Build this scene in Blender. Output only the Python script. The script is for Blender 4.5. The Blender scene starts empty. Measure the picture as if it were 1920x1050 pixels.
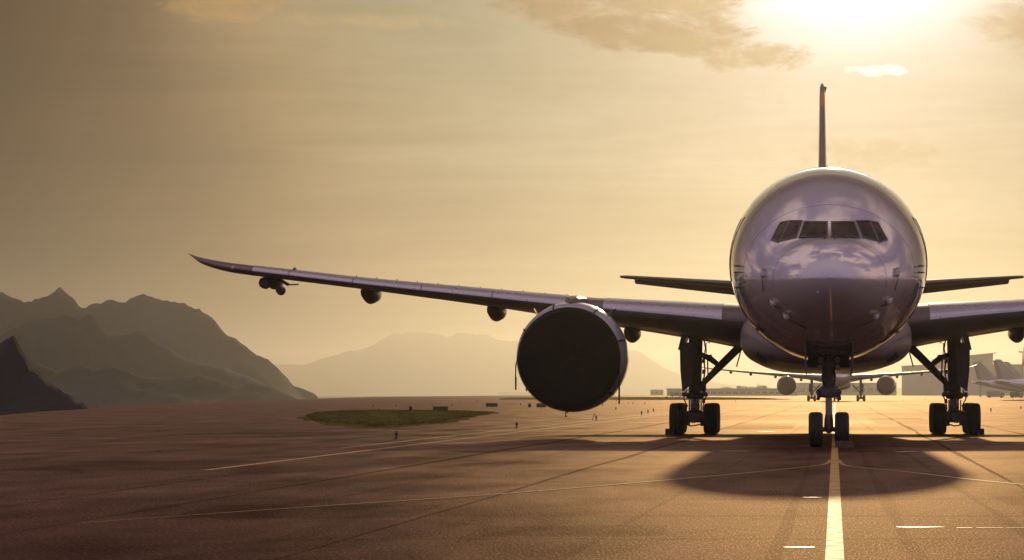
import bpy, math, random
from mathutils import Vector, Matrix
random.seed(7)
PI = math.pi
R = math.radians
scene = bpy.context.scene
col = scene.collection

# ------------------------------------------------------------------ camera
cam_d = bpy.data.cameras.new('camera')
cam = bpy.data.objects.new('camera', cam_d)
col.objects.link(cam)
cam.location = (0, 0, 1.654)
cam.rotation_euler = (R(90), 0, 0)
cam_d.sensor_width = 36
cam_d.lens = 5200 / 1920 * 36
cam_d.shift_x = -(1565 - 960) / 1920
cam_d.shift_y = (738 - 525) / 1920
cam_d.clip_start = 0.1
cam_d.clip_end = 60000
scene.camera = cam

# ------------------------------------------------------------------ view
scene.view_settings.view_transform = 'Standard'
scene.view_settings.look = 'None'
scene.view_settings.gamma = 1
scene.view_settings.exposure = -1.2
scene.cycles.use_denoising = True
scene.cycles.max_bounces = 6
scene.cycles.volume_bounces = 0
scene.cycles.sample_clamp_indirect = 6

# ------------------------------------------------------------------ sun
SUN_EL, SUN_AZ = 11.0, 0.3
S = Vector((math.sin(R(SUN_AZ)) * math.cos(R(SUN_EL)), math.cos(R(SUN_AZ)) * math.cos(R(SUN_EL)), math.sin(R(SUN_EL))))
sun_d = bpy.data.lights.new('sun', 'SUN')
sun_d.energy = 2.15
sun_d.angle = R(1.0)
sun_d.color = (1.0, 0.71, 0.37)
sun = bpy.data.objects.new('sun', sun_d)
col.objects.link(sun)
sun.rotation_euler = (-S).to_track_quat('-Z', 'Y').to_euler()
sun.location = (0, 60, 60)


# ------------------------------------------------------------------ node helper
class NT:
    def __init__(s, tree):
        s.t = tree
        s.n = tree.nodes
        s.l = tree.links

    def put(s, sock, v):
        if hasattr(v, 'is_linked') or isinstance(v, bpy.types.NodeSocket):
            s.l.new(v, sock)
        else:
            if hasattr(sock.default_value, '__len__') and not hasattr(v, '__len__'):
                v = (v, v, v)
            if hasattr(sock.default_value, '__len__') and len(sock.default_value) == 4 and len(v) == 3:
                v = (*v, 1)
            sock.default_value = v

    def m(s, op, a, b=0.0, c=0.0, clamp=False):
        n = s.n.new('ShaderNodeMath')
        n.operation = op
        n.use_clamp = clamp
        for i, v in enumerate((a, b, c)):
            s.put(n.inputs[i], v)
        return n.outputs[0]

    def mix(s, f, a, b, mode='MIX'):
        n = s.n.new('ShaderNodeMix')
        n.data_type = 'RGBA'
        n.blend_type = mode
        n.clamp_result = False
        s.put(n.inputs[0], f)
        s.put(n.inputs[6], a)
        s.put(n.inputs[7], b)
        return n.outputs[2]

    def noise(s, vec, scale, detail=4, rough=0.55, dist=0.0):
        n = s.n.new('ShaderNodeTexNoise')
        if vec is not None:
            s.l.new(vec, n.inputs['Vector'])
        n.inputs['Scale'].default_value = scale
        n.inputs['Detail'].default_value = detail
        n.inputs['Roughness'].default_value = rough
        n.inputs['Distortion'].default_value = dist
        return n.outputs['Fac']

    def ramp(s, f, stops, interp='LINEAR'):
        n = s.n.new('ShaderNodeValToRGB')
        cr = n.color_ramp
        cr.interpolation = interp
        while len(cr.elements) < len(stops):
            cr.elements.new(0.5)
        for e, (p, c) in zip(cr.elements, stops):
            e.position = p
            e.color = (*c, 1) if hasattr(c, '__len__') else (c, c, c, 1)
        s.l.new(f, n.inputs[0])
        return n.outputs[0]

    def smooth(s, v, a, b):
        n = s.n.new('ShaderNodeMapRange')
        n.interpolation_type = 'SMOOTHSTEP'
        s.put(n.inputs[0], v)
        n.inputs[1].default_value = a
        n.inputs[2].default_value = b
        return n.outputs[0]

    def mapping(s, vec, scale=(1, 1, 1), loc=(0, 0, 0)):
        n = s.n.new('ShaderNodeMapping')
        s.l.new(vec, n.inputs[0])
        n.inputs['Scale'].default_value = scale
        n.inputs['Location'].default_value = loc
        return n.outputs[0]

    def comb(s, x, y, z):
        n = s.n.new('ShaderNodeCombineXYZ')
        for i, v in enumerate((x, y, z)):
            s.put(n.inputs[i], v)
        return n.outputs[0]


# ------------------------------------------------------------------ sky (world)
world = bpy.data.worlds.new('World')
scene.world = world
world.use_nodes = True
w = NT(world.node_tree)
w.n.clear()
out = w.n.new('ShaderNodeOutputWorld')
bg = w.n.new('ShaderNodeBackground')
w.l.new(bg.outputs[0], out.inputs[0])
tc = w.n.new('ShaderNodeTexCoord')
D = tc.outputs['Generated']
sep = w.n.new('ShaderNodeSeparateXYZ')
w.l.new(D, sep.inputs[0])
dx, dy, dz = sep.outputs
dotn = w.n.new('ShaderNodeVectorMath')
dotn.operation = 'DOT_PRODUCT'
w.l.new(D, dotn.inputs[0])
dotn.inputs[1].default_value = S
ang = w.m('MULTIPLY', w.m('ARCCOSINE', w.m('MINIMUM', dotn.outputs['Value'], 0.9999999)), 57.29578)
az = w.m('MULTIPLY', w.m('ARCTAN2', dx, dy), 57.29578)
el = w.m('MULTIPLY', w.m('ARCSINE', dz), 57.29578)
sky = w.n.new('ShaderNodeTexSky')
sky.sky_type = 'NISHITA'
sky.sun_disc = False
sky.sun_elevation = R(SUN_EL)
sky.sun_rotation = R(SUN_AZ)
sky.dust_density = 4
sky.air_density = 1.5
nish = w.mix(1.0, sky.outputs[0], (0.0006, 0.0005, 0.0006), 'MULTIPLY')
# evening veil round the sun, by angle from the sun (position = degrees / 180)
veil = w.ramp(w.m('DIVIDE', ang, 180.0), [
    (0.0, (0.9, 0.9, 0.9)), (3.2 / 180, (0.40, 0.42, 0.46)), (6.0 / 180, (0.20, 0.22, 0.21)), (8.5 / 180, (0.15, 0.17, 0.135)),
    (10.5 / 180, (0.19, 0.17, 0.11)), (12.5 / 180, (0.22, 0.155, 0.082)), (15.0 / 180, (0.055, 0.024, 0.012)), (18.5 / 180, (0.014, 0.003, 0.002)),
    (26 / 180, (0.12, 0.085, 0.085)), (38 / 180, (0.30, 0.235, 0.27)), (60 / 180, (0.40, 0.31, 0.37)), (100 / 180, (0.58, 0.47, 0.52)), (130 / 180, (0.48, 0.385, 0.50)), (1.0, (0.36, 0.285, 0.43))])
core = w.m('MULTIPLY', w.m('EXPONENT', w.m('MULTIPLY', w.m('POWER', w.m('DIVIDE', ang, 2.5), 2.0), -1.0)), 3.2)
base = w.mix(1.0, veil, w.mix(1.0, (0.85, 1.0, 1.25), core, 'MULTIPLY'), 'ADD')
base = w.mix(1.0, base, nish, 'ADD')
# long soft streaks of high cloud, everywhere in the sky
plane = w.comb(w.m('DIVIDE', dx, w.m('ADD', w.m('MAXIMUM', dz, 0.0), 0.06)), w.m('DIVIDE', dy, w.m('ADD', w.m('MAXIMUM', dz, 0.0), 0.06)), 0.0)
n_high = w.noise(w.mapping(plane, (0.55, 1.0, 1)), 1.0, 6, 0.55, 0.6)
thin = w.ramp(n_high, [(0.30, 0.80), (0.5, 1.0), (0.68, 1.32)])
n_back = w.noise(w.mapping(D, (2.6, 2.6, 3.6), (1.0, 5.2, 2.0)), 1.0, 6, 0.5, 0.6)
thick = w.ramp(n_back, [(0.42, (0.50, 0.47, 0.64)), (0.48, (0.72, 0.67, 0.84)), (0.52, (1.35, 1.2, 1.05)), (0.57, (2.3, 2.05, 1.6))])
thick = w.mix(w.smooth(dy, -0.15, 0.22), (0.90, 0.86, 0.94), thick)
base = w.mix(1.0, base, w.mix(w.smooth(ang, 19.0, 36.0), thin, thick), 'MULTIPLY')
sphere = w.comb(w.m('MULTIPLY', az, 0.16), w.m('MULTIPLY', el, 0.42), 0.0)
n_soft = w.noise(sphere, 1.0, 5, 0.5, 0.3)
base = w.mix(1.0, base, w.ramp(n_soft, [(0.32, 0.78), (0.68, 1.20)]), 'MULTIPLY')
n_cl = w.noise(w.comb(w.m('MULTIPLY', az, 0.9), w.m('MULTIPLY', el, 1.7), 3.0), 1.0, 8, 0.62, 0.25)
n_bank = w.noise(w.comb(w.m('MULTIPLY', az, 0.55), w.m('MULTIPLY', el, 1.5), 5.0), 1.0, 10, 0.60, 0.25)
n_fine = w.noise(w.comb(w.m('MULTIPLY', az, 2.6), w.m('MULTIPLY', el, 3.6), 9.0), 1.0, 6, 0.6, 0.2)


def cloud(c, a, e, wa, we, colour, soft, edge=None, rough=2.6, strength=1.0, nz=n_cl, bias=0.62):
    """one cloud bank at azimuth a, elevation e (degrees); edge = colour of its bright rim"""
    q = w.m('ADD', w.m('POWER', w.m('ABSOLUTE', w.m('DIVIDE', w.m('SUBTRACT', az, a), wa)), 2.0),
            w.m('POWER', w.m('ABSOLUTE', w.m('DIVIDE', w.m('SUBTRACT', el, e), we)), 2.0))
    v = w.m('ADD', w.m('SUBTRACT', bias, q), w.m('MULTIPLY', w.m('SUBTRACT', nz, 0.5), rough))
    if edge is not None:
        rim = w.smooth(v, -0.30, 0.10)
        c = w.mix(w.m('MULTIPLY', rim, 0.75 * strength), c, edge)
    return w.mix(w.m('MULTIPLY', w.smooth(v, 0.0, soft), strength), c, colour)


base = cloud(base, -4.3, 7.95, 3.4, 0.80, (0.10, 0.048, 0.008), 1.0, None, 3.6, 0.88, n_bank, 1.0)
base = cloud(base, -3.6, 7.45, 2.4, 0.50, (0.03, 0.006, 0.0), 0.9, None, 3.2, 0.95, n_bank, 1.0)
base = cloud(base, -1.7, 6.95, 1.5, 0.42, (0.06, 0.035, 0.012), 1.0, None, 3.8, 0.85, n_cl, 0.9)
base = cloud(base, -12.6, 7.80, 1.5, 0.42, (0.44, 0.25, 0.08), 1.0, None, 3.8, 0.75, n_bank, 1.05)
base = cloud(base, -9.6, 7.55, 2.3, 0.20, (0.44, 0.30, 0.13), 1.4, None, 3.2, 0.5, n_cl, 0.95)
base = cloud(base, 3.9, 7.5, 1.4, 0.7, (0.12, 0.075, 0.03), 1.1, None, 3.2, 0.85, n_bank, 0.95)
base = cloud(base, 0.9, 6.64, 0.75, 0.16, (1.1, 1.1, 1.1), 0.8, None, 3.4, 0.85, n_fine, 0.8)
base = cloud(base, 0.7, 4.95, 2.2, 0.42, (0.10, 0.075, 0.04), 1.3, None, 3.2, 0.55, n_cl, 0.85)
base = w.mix(1.0, base, (20.0, 20.0, 20.0), 'MULTIPLY')
w.l.new(base, bg.inputs[0])
bg.inputs[1].default_value = 0.1


# ------------------------------------------------------------------ materials
MAT = {}


def mat(name, colour, rough=0.5, metal=0.0, var=0.12, scale=3.0, bump=0.0, bump_scale=40.0, coat=0.0, spec=0.5, stretch=(1, 1, 1), dirt=None):
    if name in MAT:
        return MAT[name]
    m = bpy.data.materials.new(name)
    m.use_nodes = True
    t = NT(m.node_tree)
    p = t.n['Principled BSDF']
    o = t.n.new('ShaderNodeTexCoord').outputs['Object']
    if stretch != (1, 1, 1):
        o = t.mapping(o, stretch)
    n = t.noise(o, scale, 6, 0.6)
    lo = tuple(c * (1 - var) for c in colour)
    hi = tuple(min(1, c * (1 + var)) for c in colour)
    c = t.ramp(n, [(0.3, lo), (0.7, hi)])
    if dirt:
        n2 = t.noise(o, scale * 0.37, 8, 0.65, 0.4)
        c = t.mix(t.m('MULTIPLY', t.smooth(n2, 0.5, 0.72), dirt[1]), c, dirt[0])
    t.put(p.inputs['Base Color'], c)
    r = t.ramp(t.noise(o, scale * 2.3, 5, 0.6), [(0.3, max(0.02, rough * 0.85)), (0.7, min(1, rough * 1.15))])
    t.put(p.inputs['Roughness'], r)
    p.inputs['Metallic'].default_value = metal
    p.inputs['Specular IOR Level'].default_value = spec
    p.inputs['Coat Weight'].default_value = coat
    p.inputs['Coat Roughness'].default_value = 0.04
    if bump:
        b = t.n.new('ShaderNodeBump')
        b.inputs['Strength'].default_value = bump
        b.inputs['Distance'].default_value = 0.02
        t.l.new(t.noise(o, bump_scale, 4, 0.6), b.inputs['Height'])
        t.l.new(b.outputs[0], p.inputs['Normal'])
    MAT[name] = m
    return m


WHITE = mat('white_aircraft_paint', (0.70, 0.68, 0.695), 0.09, 0.40, var=0.03, scale=0.8, coat=1.0, dirt=((0.30, 0.28, 0.27), 0.35), spec=0.8)
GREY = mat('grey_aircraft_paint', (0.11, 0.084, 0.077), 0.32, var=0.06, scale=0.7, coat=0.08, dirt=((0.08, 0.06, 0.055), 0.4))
BELLY = mat('belly_grey_paint', (0.24, 0.20, 0.195), 0.34, var=0.06, scale=0.9, coat=0.05, dirt=((0.2, 0.18, 0.17), 0.5))
SLAT = mat('slat_metal', (0.50, 0.49, 0.55), 0.30, 0.55, var=0.06, scale=1.1)
POLISH = mat('polished_lip_metal', (0.66, 0.64, 0.65), 0.14, 0.95, var=0.05, scale=1.5)
NAC = mat('nacelle_paint', (0.50, 0.49, 0.53), 0.18, var=0.05, scale=1.2, coat=0.4)
STEEL = mat('gear_steel', (0.10, 0.095, 0.098), 0.42, 0.5, var=0.25, scale=6, bump=0.2)
GEARP = mat('gear_paint', (0.11, 0.10, 0.105), 0.45, var=0.2, scale=5, dirt=((0.05, 0.045, 0.04), 0.6))
CHROME = mat('piston_chrome', (0.30, 0.28, 0.29), 0.28, 0.9, var=0.06, scale=4)
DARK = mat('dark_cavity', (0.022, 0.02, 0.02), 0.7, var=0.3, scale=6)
RUBBER = mat('tyre_rubber', (0.018, 0.017, 0.017), 0.62, var=0.3, scale=9, bump=0.3, bump_scale=60)
GLASS = mat('cockpit_glass', (0.036, 0.021, 0.016), 0.06, var=0.3, scale=1.5, spec=0.08)
FRAME = mat('window_frame_paint', (0.20, 0.155, 0.145), 0.35, var=0.12, scale=5)
WINFRAME = mat('dark_window_frame', (0.085, 0.06, 0.055), 0.4, var=0.12, scale=5)
SEAL = mat('dark_seal', (0.05, 0.042, 0.042), 0.5, var=0.2, scale=8)
COVER = mat('black_cover_fabric', (0.004, 0.0035, 0.0035), 0.75, var=0.35, scale=1.4, bump=0.35, bump_scale=1.6, spec=0.12)
STRAP = mat('strap_webbing', (0.014, 0.012, 0.011), 0.8, var=0.3, scale=20)
LENS = mat('lamp_lens', (0.45, 0.44, 0.42), 0.08, var=0.1, scale=8, spec=0.8)
PCOVER = mat('probe_cover_white', (0.50, 0.48, 0.48), 0.6, var=0.1, scale=14)
PYEL = mat('probe_cover_yellow', (0.52, 0.42, 0.05), 0.6, var=0.15, scale=14)
YEL = mat('yellow_road_paint', (0.62, 0.41, 0.10), 0.56, var=0.3, scale=2.2, bump=0.3, bump_scale=22, spec=0.5, dirt=((0.16, 0.11, 0.06), 0.7))
YELTHIN = mat('worn_yellow_paint', (0.48, 0.33, 0.12), 0.5, var=0.3, scale=1.6, dirt=((0.20, 0.12, 0.06), 0.7))
WGLINT = mat('white_glint_paint', (0.55, 0.50, 0.42), 0.35, var=0.1, scale=6)  # white colour standing in for glints on the apron
GRASS = mat('dry_grass', (0.11, 0.102, 0.022), 1.0, var=0.4, scale=0.6, spec=0.0, dirt=((0.12, 0.085, 0.03), 0.6))
EARTH = mat('low_ground', (0.075, 0.062, 0.04), 0.95, var=0.35, scale=0.006, spec=0.1)
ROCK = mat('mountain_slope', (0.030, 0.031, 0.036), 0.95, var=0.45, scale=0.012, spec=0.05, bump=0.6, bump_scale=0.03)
HAZEFIN = mat('hazy_fin_paint', (0.34, 0.31, 0.28), 0.7, var=0.12, scale=0.12)  # far tail fins only, pale so that they look hazed
CLAD = mat('grey_cladding', (0.26, 0.235, 0.22), 0.55, var=0.12, scale=0.1)
ROOFM = mat('roof_sheet', (0.40, 0.37, 0.34), 0.4, var=0.1, scale=0.1)
BGLASS = mat('building_glass', (0.05, 0.05, 0.055), 0.12, var=0.2, scale=0.2, spec=0.7)
SIGNB = mat('sign_back_black', (0.016, 0.014, 0.013), 0.6, var=0.3, scale=5)
LIGHTB = mat('edge_light_body', (0.03, 0.028, 0.03), 0.5, var=0.2, scale=30)
LIGHTG = mat('edge_light_glass', (0.10, 0.11, 0.14), 0.12, var=0.1, scale=30, spec=0.7)
WOOD = mat('tarry_wood', (0.085, 0.055, 0.02), 0.7, var=0.4, scale=8)
VEHW = mat('vehicle_white', (0.34, 0.31, 0.29), 0.35, var=0.06, scale=1)
VEHD = mat('vehicle_dark', (0.06, 0.055, 0.06), 0.4, var=0.1, scale=1)
LEAF = mat('tree_leaves', (0.05, 0.06, 0.025), 0.9, var=0.4, scale=0.4, spec=0.1)
REDL = mat('beacon_red', (0.35, 0.03, 0.02), 0.2, var=0.1, scale=5)


def tail_material():
    m = bpy.data.materials.new('tail_livery')
    m.use_nodes = True
    t = NT(m.node_tree)
    p = t.n['Principled BSDF']
    o = t.n.new('ShaderNodeTexCoord').outputs['Object']
    sp = t.n.new('ShaderNodeSeparateXYZ')
    t.l.new(o, sp.inputs[0])
    c = t.ramp(t.m('DIVIDE', sp.outputs[2], 20.0), [(0.0, (0.20, 0.10, 0.13)), (0.828, (0.17, 0.08, 0.10)), (0.836, (0.55, 0.17, 0.03)), (0.868, (0.55, 0.20, 0.04)), (0.876, (0.11, 0.07, 0.06))])
    n = t.noise(o, 0.9, 5)
    c = t.mix(1.0, c, t.ramp(n, [(0.3, 0.85), (0.7, 1.1)]), 'MULTIPLY')
    t.put(p.inputs['Base Color'], c)
    p.inputs['Roughness'].default_value = 0.22
    p.inputs['Coat Weight'].default_value = 0.4
    return m


TAIL = tail_material()


def apron_material(name, k=1.0):
    m = bpy.data.materials.new(name)
    m.use_nodes = True
    t = NT(m.node_tree)
    p = t.n['Principled BSDF']
    o = t.n.new('ShaderNodeTexCoord').outputs['Object']
    n_big = t.noise(t.mapping(o, (0.05, 0.035, 1)), 1.0, 6, 0.6, 0.5)
    n_mid = t.noise(t.mapping(o, (0.45, 0.14, 1)), 1.0, 7, 0.62, 0.3)
    n_fine = t.noise(o, 9.0, 5, 0.65)
    n_grit = t.noise(o, 38.0, 2, 0.5)
    c = t.ramp(n_big, [(0.32, (0.048, 0.018, 0.014)), (0.68, (0.082, 0.033, 0.025))])
    c = t.mix(1.0, c, t.ramp(n_mid, [(0.32, 0.55), (0.68, 1.4)]), 'MULTIPLY')
    c = t.mix(1.0, c, t.ramp(n_fine, [(0.3, 0.75), (0.7, 1.25)]), 'MULTIPLY')
    # pale aggregate grains
    c = t.mix(t.m('MULTIPLY', t.smooth(n_grit, 0.66, 0.74), 0.55), c, (0.26, 0.21, 0.16))
    # oil and rubber stains, long in the driving direction
    n_st = t.noise(t.mapping(o, (0.8, 0.05, 1), (3, 1, 0)), 1.0, 5, 0.6, 0.8)
    c = t.mix(t.m('MULTIPLY', t.smooth(n_st, 0.60, 0.74), 0.55), c, (0.022, 0.016, 0.014))
    c = t.mix(1.0, c, (k, k, k), 'MULTIPLY')
    rg = t.m('ADD', t.m('MULTIPLY', n_mid, 0.20), t.m('MULTIPLY', n_big, 0.16))
    rg = t.m('ADD', rg, t.m('ADD', 0.36, t.m('MULTIPLY', n_fine, 0.12)))
    b = t.n.new('ShaderNodeBump')
    b.inputs['Strength'].default_value = 0.5
    b.inputs['Distance'].default_value = 0.012
    hgt = t.m('ADD', t.m('MULTIPLY', n_fine, 0.6), t.m('MULTIPLY', n_grit, 0.5))
    t.l.new(hgt, b.inputs['Height'])
    # matt brown stone with a worn, slightly brown sheen on the grain tops
    df = t.n.new('ShaderNodeBsdfDiffuse')
    df.inputs['Roughness'].default_value = 0.6
    t.put(df.inputs['Color'], c)
    gl = t.n.new('ShaderNodeBsdfGlossy')
    gl.distribution = 'BECKMANN'
    gl.inputs['Color'].default_value = (0.90, 0.69, 0.49, 1)
    t.put(gl.inputs['Roughness'], rg)
    t.l.new(b.outputs[0], df.inputs['Normal'])
    t.l.new(b.outputs[0], gl.inputs['Normal'])
    fr = t.n.new('ShaderNodeFresnel')
    fr.inputs['IOR'].default_value = 1.38
    mx = t.n.new('ShaderNodeMixShader')
    n_glint = t.noise(t.mapping(o, (46, 6.5, 1)), 1.0, 2, 0.5)  # glints put in as gloss grain, stretched along the view
    spark = t.ramp(n_glint, [(0.32, 0.62), (0.50, 0.90), (0.60, 1.2), (0.72, 2.6)])
    fr4 = t.m('MULTIPLY', t.m('POWER', fr.outputs[0], 2.8), 0.66)
    fac = t.m('MULTIPLY', fr4, t.m('MULTIPLY', spark, t.m('ADD', 0.12, t.m('MULTIPLY', n_mid, 0.84))), clamp=True)
    t.l.new(t.m('MULTIPLY', fac, k), mx.inputs[0])
    t.l.new(df.outputs[0], mx.inputs[1])
    t.l.new(gl.outputs[0], mx.inputs[2])
    t.l.new(mx.outputs[0], t.n['Material Output'].inputs['Surface'])
    t.n.remove(p)
    return m


APRON = apron_material('apron_asphalt')
TAR = apron_material('tar_joint', 0.5)


# ------------------------------------------------------------------ mesh helpers
def tag(o, label=None, cat=None, group=None, kind=None):
    if label:
        o['label'] = label
    if cat:
        o['category'] = cat
    if group:
        o['group'] = group
    if kind:
        o['kind'] = kind
    return o


class MB:
    def __init__(s):
        s.v = []
        s.f = []
        s.mi = []

    def add(s, vs, fs, mi=0):
        b = len(s.v)
        s.v += [tuple(p) for p in vs]
        for f in fs:
            s.f.append(tuple(i + b for i in f))
            s.mi.append(mi)
        return s

    def box(s, c, d, mi=0, rot=None, taper=1.0):
        vs = []
        for z in (-1, 1):
            k = taper if z > 0 else 1
            for x, y in ((-1, -1), (1, -1), (1, 1), (-1, 1)):
                p = Vector((x * d[0] / 2 * k, y * d[1] / 2 * k, z * d[2] / 2))
                if rot:
                    p = rot @ p
                vs.append(p + Vector(c))
        return s.add(vs, [(3, 2, 1, 0), (4, 5, 6, 7), (0, 1, 5, 4), (1, 2, 6, 5), (2, 3, 7, 6), (3, 0, 4, 7)], mi)

    def rings(s, rings, close=True, caps=True, mi=0):
        n = len(rings[0])
        vs = [p for r in rings for p in r]
        fs = []
        for i in range(len(rings) - 1):
            for j in range(n if close else n - 1):
                a, b = i * n + j, i * n + (j + 1) % n
                fs.append((a, b, b + n, a + n))
        if caps and close:
            fs.append(tuple(reversed(range(n))))
            fs.append(tuple((len(rings) - 1) * n + j for j in range(n)))
        return s.add(vs, fs, mi)

    def tube(s, pts, r, n=10, mi=0, caps=True):
        pts = [Vector(p) for p in pts]
        rr = r if hasattr(r, '__len__') else [r] * len(pts)
        rings = []
        up = None
        for i, p in enumerate(pts):
            t = (pts[min(i + 1, len(pts) - 1)] - pts[max(i - 1, 0)]).normalized()
            if up is None:
                up = Vector((0, 0, 1)) if abs(t.z) < 0.9 else Vector((0, 1, 0))
            a = t.cross(up).normalized()
            b = t.cross(a).normalized()
            up = b.cross(t) if False else up
            rings.append([p + (a * math.cos(q) + b * math.sin(q)) * rr[i] for q in (2 * PI * k / n for k in range(n))])
        return s.rings(rings, True, caps, mi)

    def lathe(s, prof, origin=(0, 0, 0), axis='Y', n=32, mi=0, caps=True):
        """prof = [(along, radius)]"""
        rings = []
        o = Vector(origin)
        for a, r in prof:
            ring = []
            for k in range(n):
                q = 2 * PI * k / n
                c, d = r * math.cos(q), r * math.sin(q)
                ring.append(o + (Vector((c, a, d)) if axis == 'Y' else Vector((a, c, d)) if axis == 'X' else Vector((c, d, a))))
            rings.append(ring)
        return s.rings(rings, True, caps, mi)

    def grid(s, fn, nu, nv, mi=0):
        vs = [fn(i / nu, j / nv) for i in range(nu + 1) for j in range(nv + 1)]
        fs = [(i * (nv + 1) + j, i * (nv + 1) + j + 1, (i + 1) * (nv + 1) + j + 1, (i + 1) * (nv + 1) + j) for i in range(nu) for j in range(nv)]
        return s.add(vs, fs, mi)

    def mesh(s, name, mats, smooth=True, sharp=35, fix=True):
        me = bpy.data.meshes.new(name)
        me.from_pydata(s.v, [], s.f)
        if not hasattr(mats, '__len__'):
            mats = [mats]
        for m in mats:
            me.materials.append(m)
        me.polygons.foreach_set('material_index', s.mi)
        me.polygons.foreach_set('use_smooth', [smooth] * len(s.f))
        me.update()
        if fix:
            import bmesh
            bm = bmesh.new()
            bm.from_mesh(me)
            bmesh.ops.recalc_face_normals(bm, faces=bm.faces)
            bm.to_mesh(me)
            bm.free()
        if smooth and sharp:
            me.set_sharp_from_angle(angle=R(sharp))
        return me

    def build(s, name, mats, parent=None, smooth=True, sharp=35, fix=True, solid=0.0):
        o = bpy.data.objects.new(name, s.mesh(name, mats, smooth, sharp, fix))
        col.objects.link(o)
        o.parent = parent
        if solid:
            md = o.modifiers.new('thickness', 'SOLIDIFY')
            md.thickness = solid
            md.offset = 0
        return o


def empty(name, loc=(0, 0, 0), rz=0.0):
    o = bpy.data.objects.new(name, None)
    col.objects.link(o)
    o.empty_display_size = 0.5
    o.location = loc
    o.rotation_euler = (0, 0, rz)
    return o


def put(name, me, loc, parent=None, rot=(0, 0, 0), scale=(1, 1, 1)):
    o = bpy.data.objects.new(name, me)
    col.objects.link(o)
    o.parent = parent
    o.location = loc
    o.rotation_euler = rot
    o.scale = scale
    return o


def copy_tree(o, parent=None, keep=None):
    c = o.copy()
    col.objects.link(c)
    c.parent = parent
    for ch in o.children:
        if keep is None or ch.name.split('.')[0] in keep:
            copy_tree(ch, c, None if keep is None else keep)
    return c


def interp(tab, x):
    """monotone cubic through tab = [(x, y)]"""
    n = len(tab)
    if x <= tab[0][0]:
        return tab[0][1]
    if x >= tab[-1][0]:
        return tab[-1][1]
    i = max(k for k in range(n - 1) if tab[k][0] <= x)

    def slope(k):
        return (tab[k + 1][1] - tab[k][1]) / (tab[k + 1][0] - tab[k][0])

    def tan(k):
        if k == 0:
            return slope(0)
        if k == n - 1:
            return slope(n - 2)
        a, b = slope(k - 1), slope(k)
        return 0 if a * b <= 0 else 2 * a * b / (a + b)
    x0, y0 = tab[i]
    x1, y1 = tab[i + 1]
    h = x1 - x0
    t = (x - x0) / h
    return (2 * t ** 3 - 3 * t ** 2 + 1) * y0 + (t ** 3 - 2 * t ** 2 + t) * h * tan(i) + (-2 * t ** 3 + 3 * t ** 2) * y1 + (t ** 3 - t ** 2) * h * tan(i + 1)


def ribbon(pts, width, z):
    """a flat strip along ground points"""
    m = MB()
    L = []
    for i, p in enumerate(pts):
        a = Vector(pts[max(i - 1, 0)])
        b = Vector(pts[min(i + 1, len(pts) - 1)])
        t = (b - a).normalized()
        nrm = Vector((-t.y, t.x))
        ww = width[i] if hasattr(width, '__len__') else width
        L.append((Vector(p) + nrm * ww / 2, Vector(p) - nrm * ww / 2))
    vs = []
    for a, b in L:
        vs += [(a.x, a.y, z), (b.x, b.y, z)]
    fs = [(2 * i, 2 * i + 1, 2 * i + 3, 2 * i + 2) for i in range(len(L) - 1)]
    m.add(vs, fs)
    return m


def dense(pts, n):
    """resample a smooth curve through ground points given as x over y"""
    tab = sorted((p[1], p[0]) for p in pts)
    y0, y1 = tab[0][0], tab[-1][0]
    return [(interp(tab, y0 + (y1 - y0) * i / n), y0 + (y1 - y0) * i / n) for i in range(n + 1)]


# ------------------------------------------------------------------ ground
EDGE = [(-600, -70), (-200, -50), (0, -44), (139, -47), (183, -55), (307, -82), (430, -105), (537, -118), (782, -151), (1433, -238), (2867, -311), (3050, -320)]
mb = MB()
rows = [-600, -300, -100, 0, 60, 120, 183, 240, 307, 370, 430, 537, 650, 782, 1000, 1433, 2000, 2867]
vs = []
for y in rows:
    x0 = interp(EDGE, y)
    vs += [(x0 - 45, y, -6.2), (x0 - 20, y, -1.8), (x0 - 5, y, -0.25), (x0, y, 0), (x0 * 0.5, y, 0), (0, y, 0), (60, y, 0), (300, y, 0), (900, y, 0), (960, y, -6.2)]
k = 10
fs = [(i * k + j, i * k + j + 1, (i + 1) * k + j + 1, (i + 1) * k + j) for i in range(len(rows) - 1) for j in range(k - 1)]
b0 = len(vs)
vs += [(x, 2950, -6.2) for x in (-400, 0, 960)]
mb.add(vs, fs)
tag(mb.build('apron', APRON, sharp=None), 'brown asphalt apron under the airliner, lit by the low sun', kind='structure')
mb = MB()
mb.add([(-19400, -19400, -6), (19400, -19400, -6), (19400, 19400, -6), (-19400, 19400, -6)], [(0, 1, 2, 3)])
tag(mb.build('ground', EARTH), 'low ground beyond the apron, reaching to the mountains', kind='structure')

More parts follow.
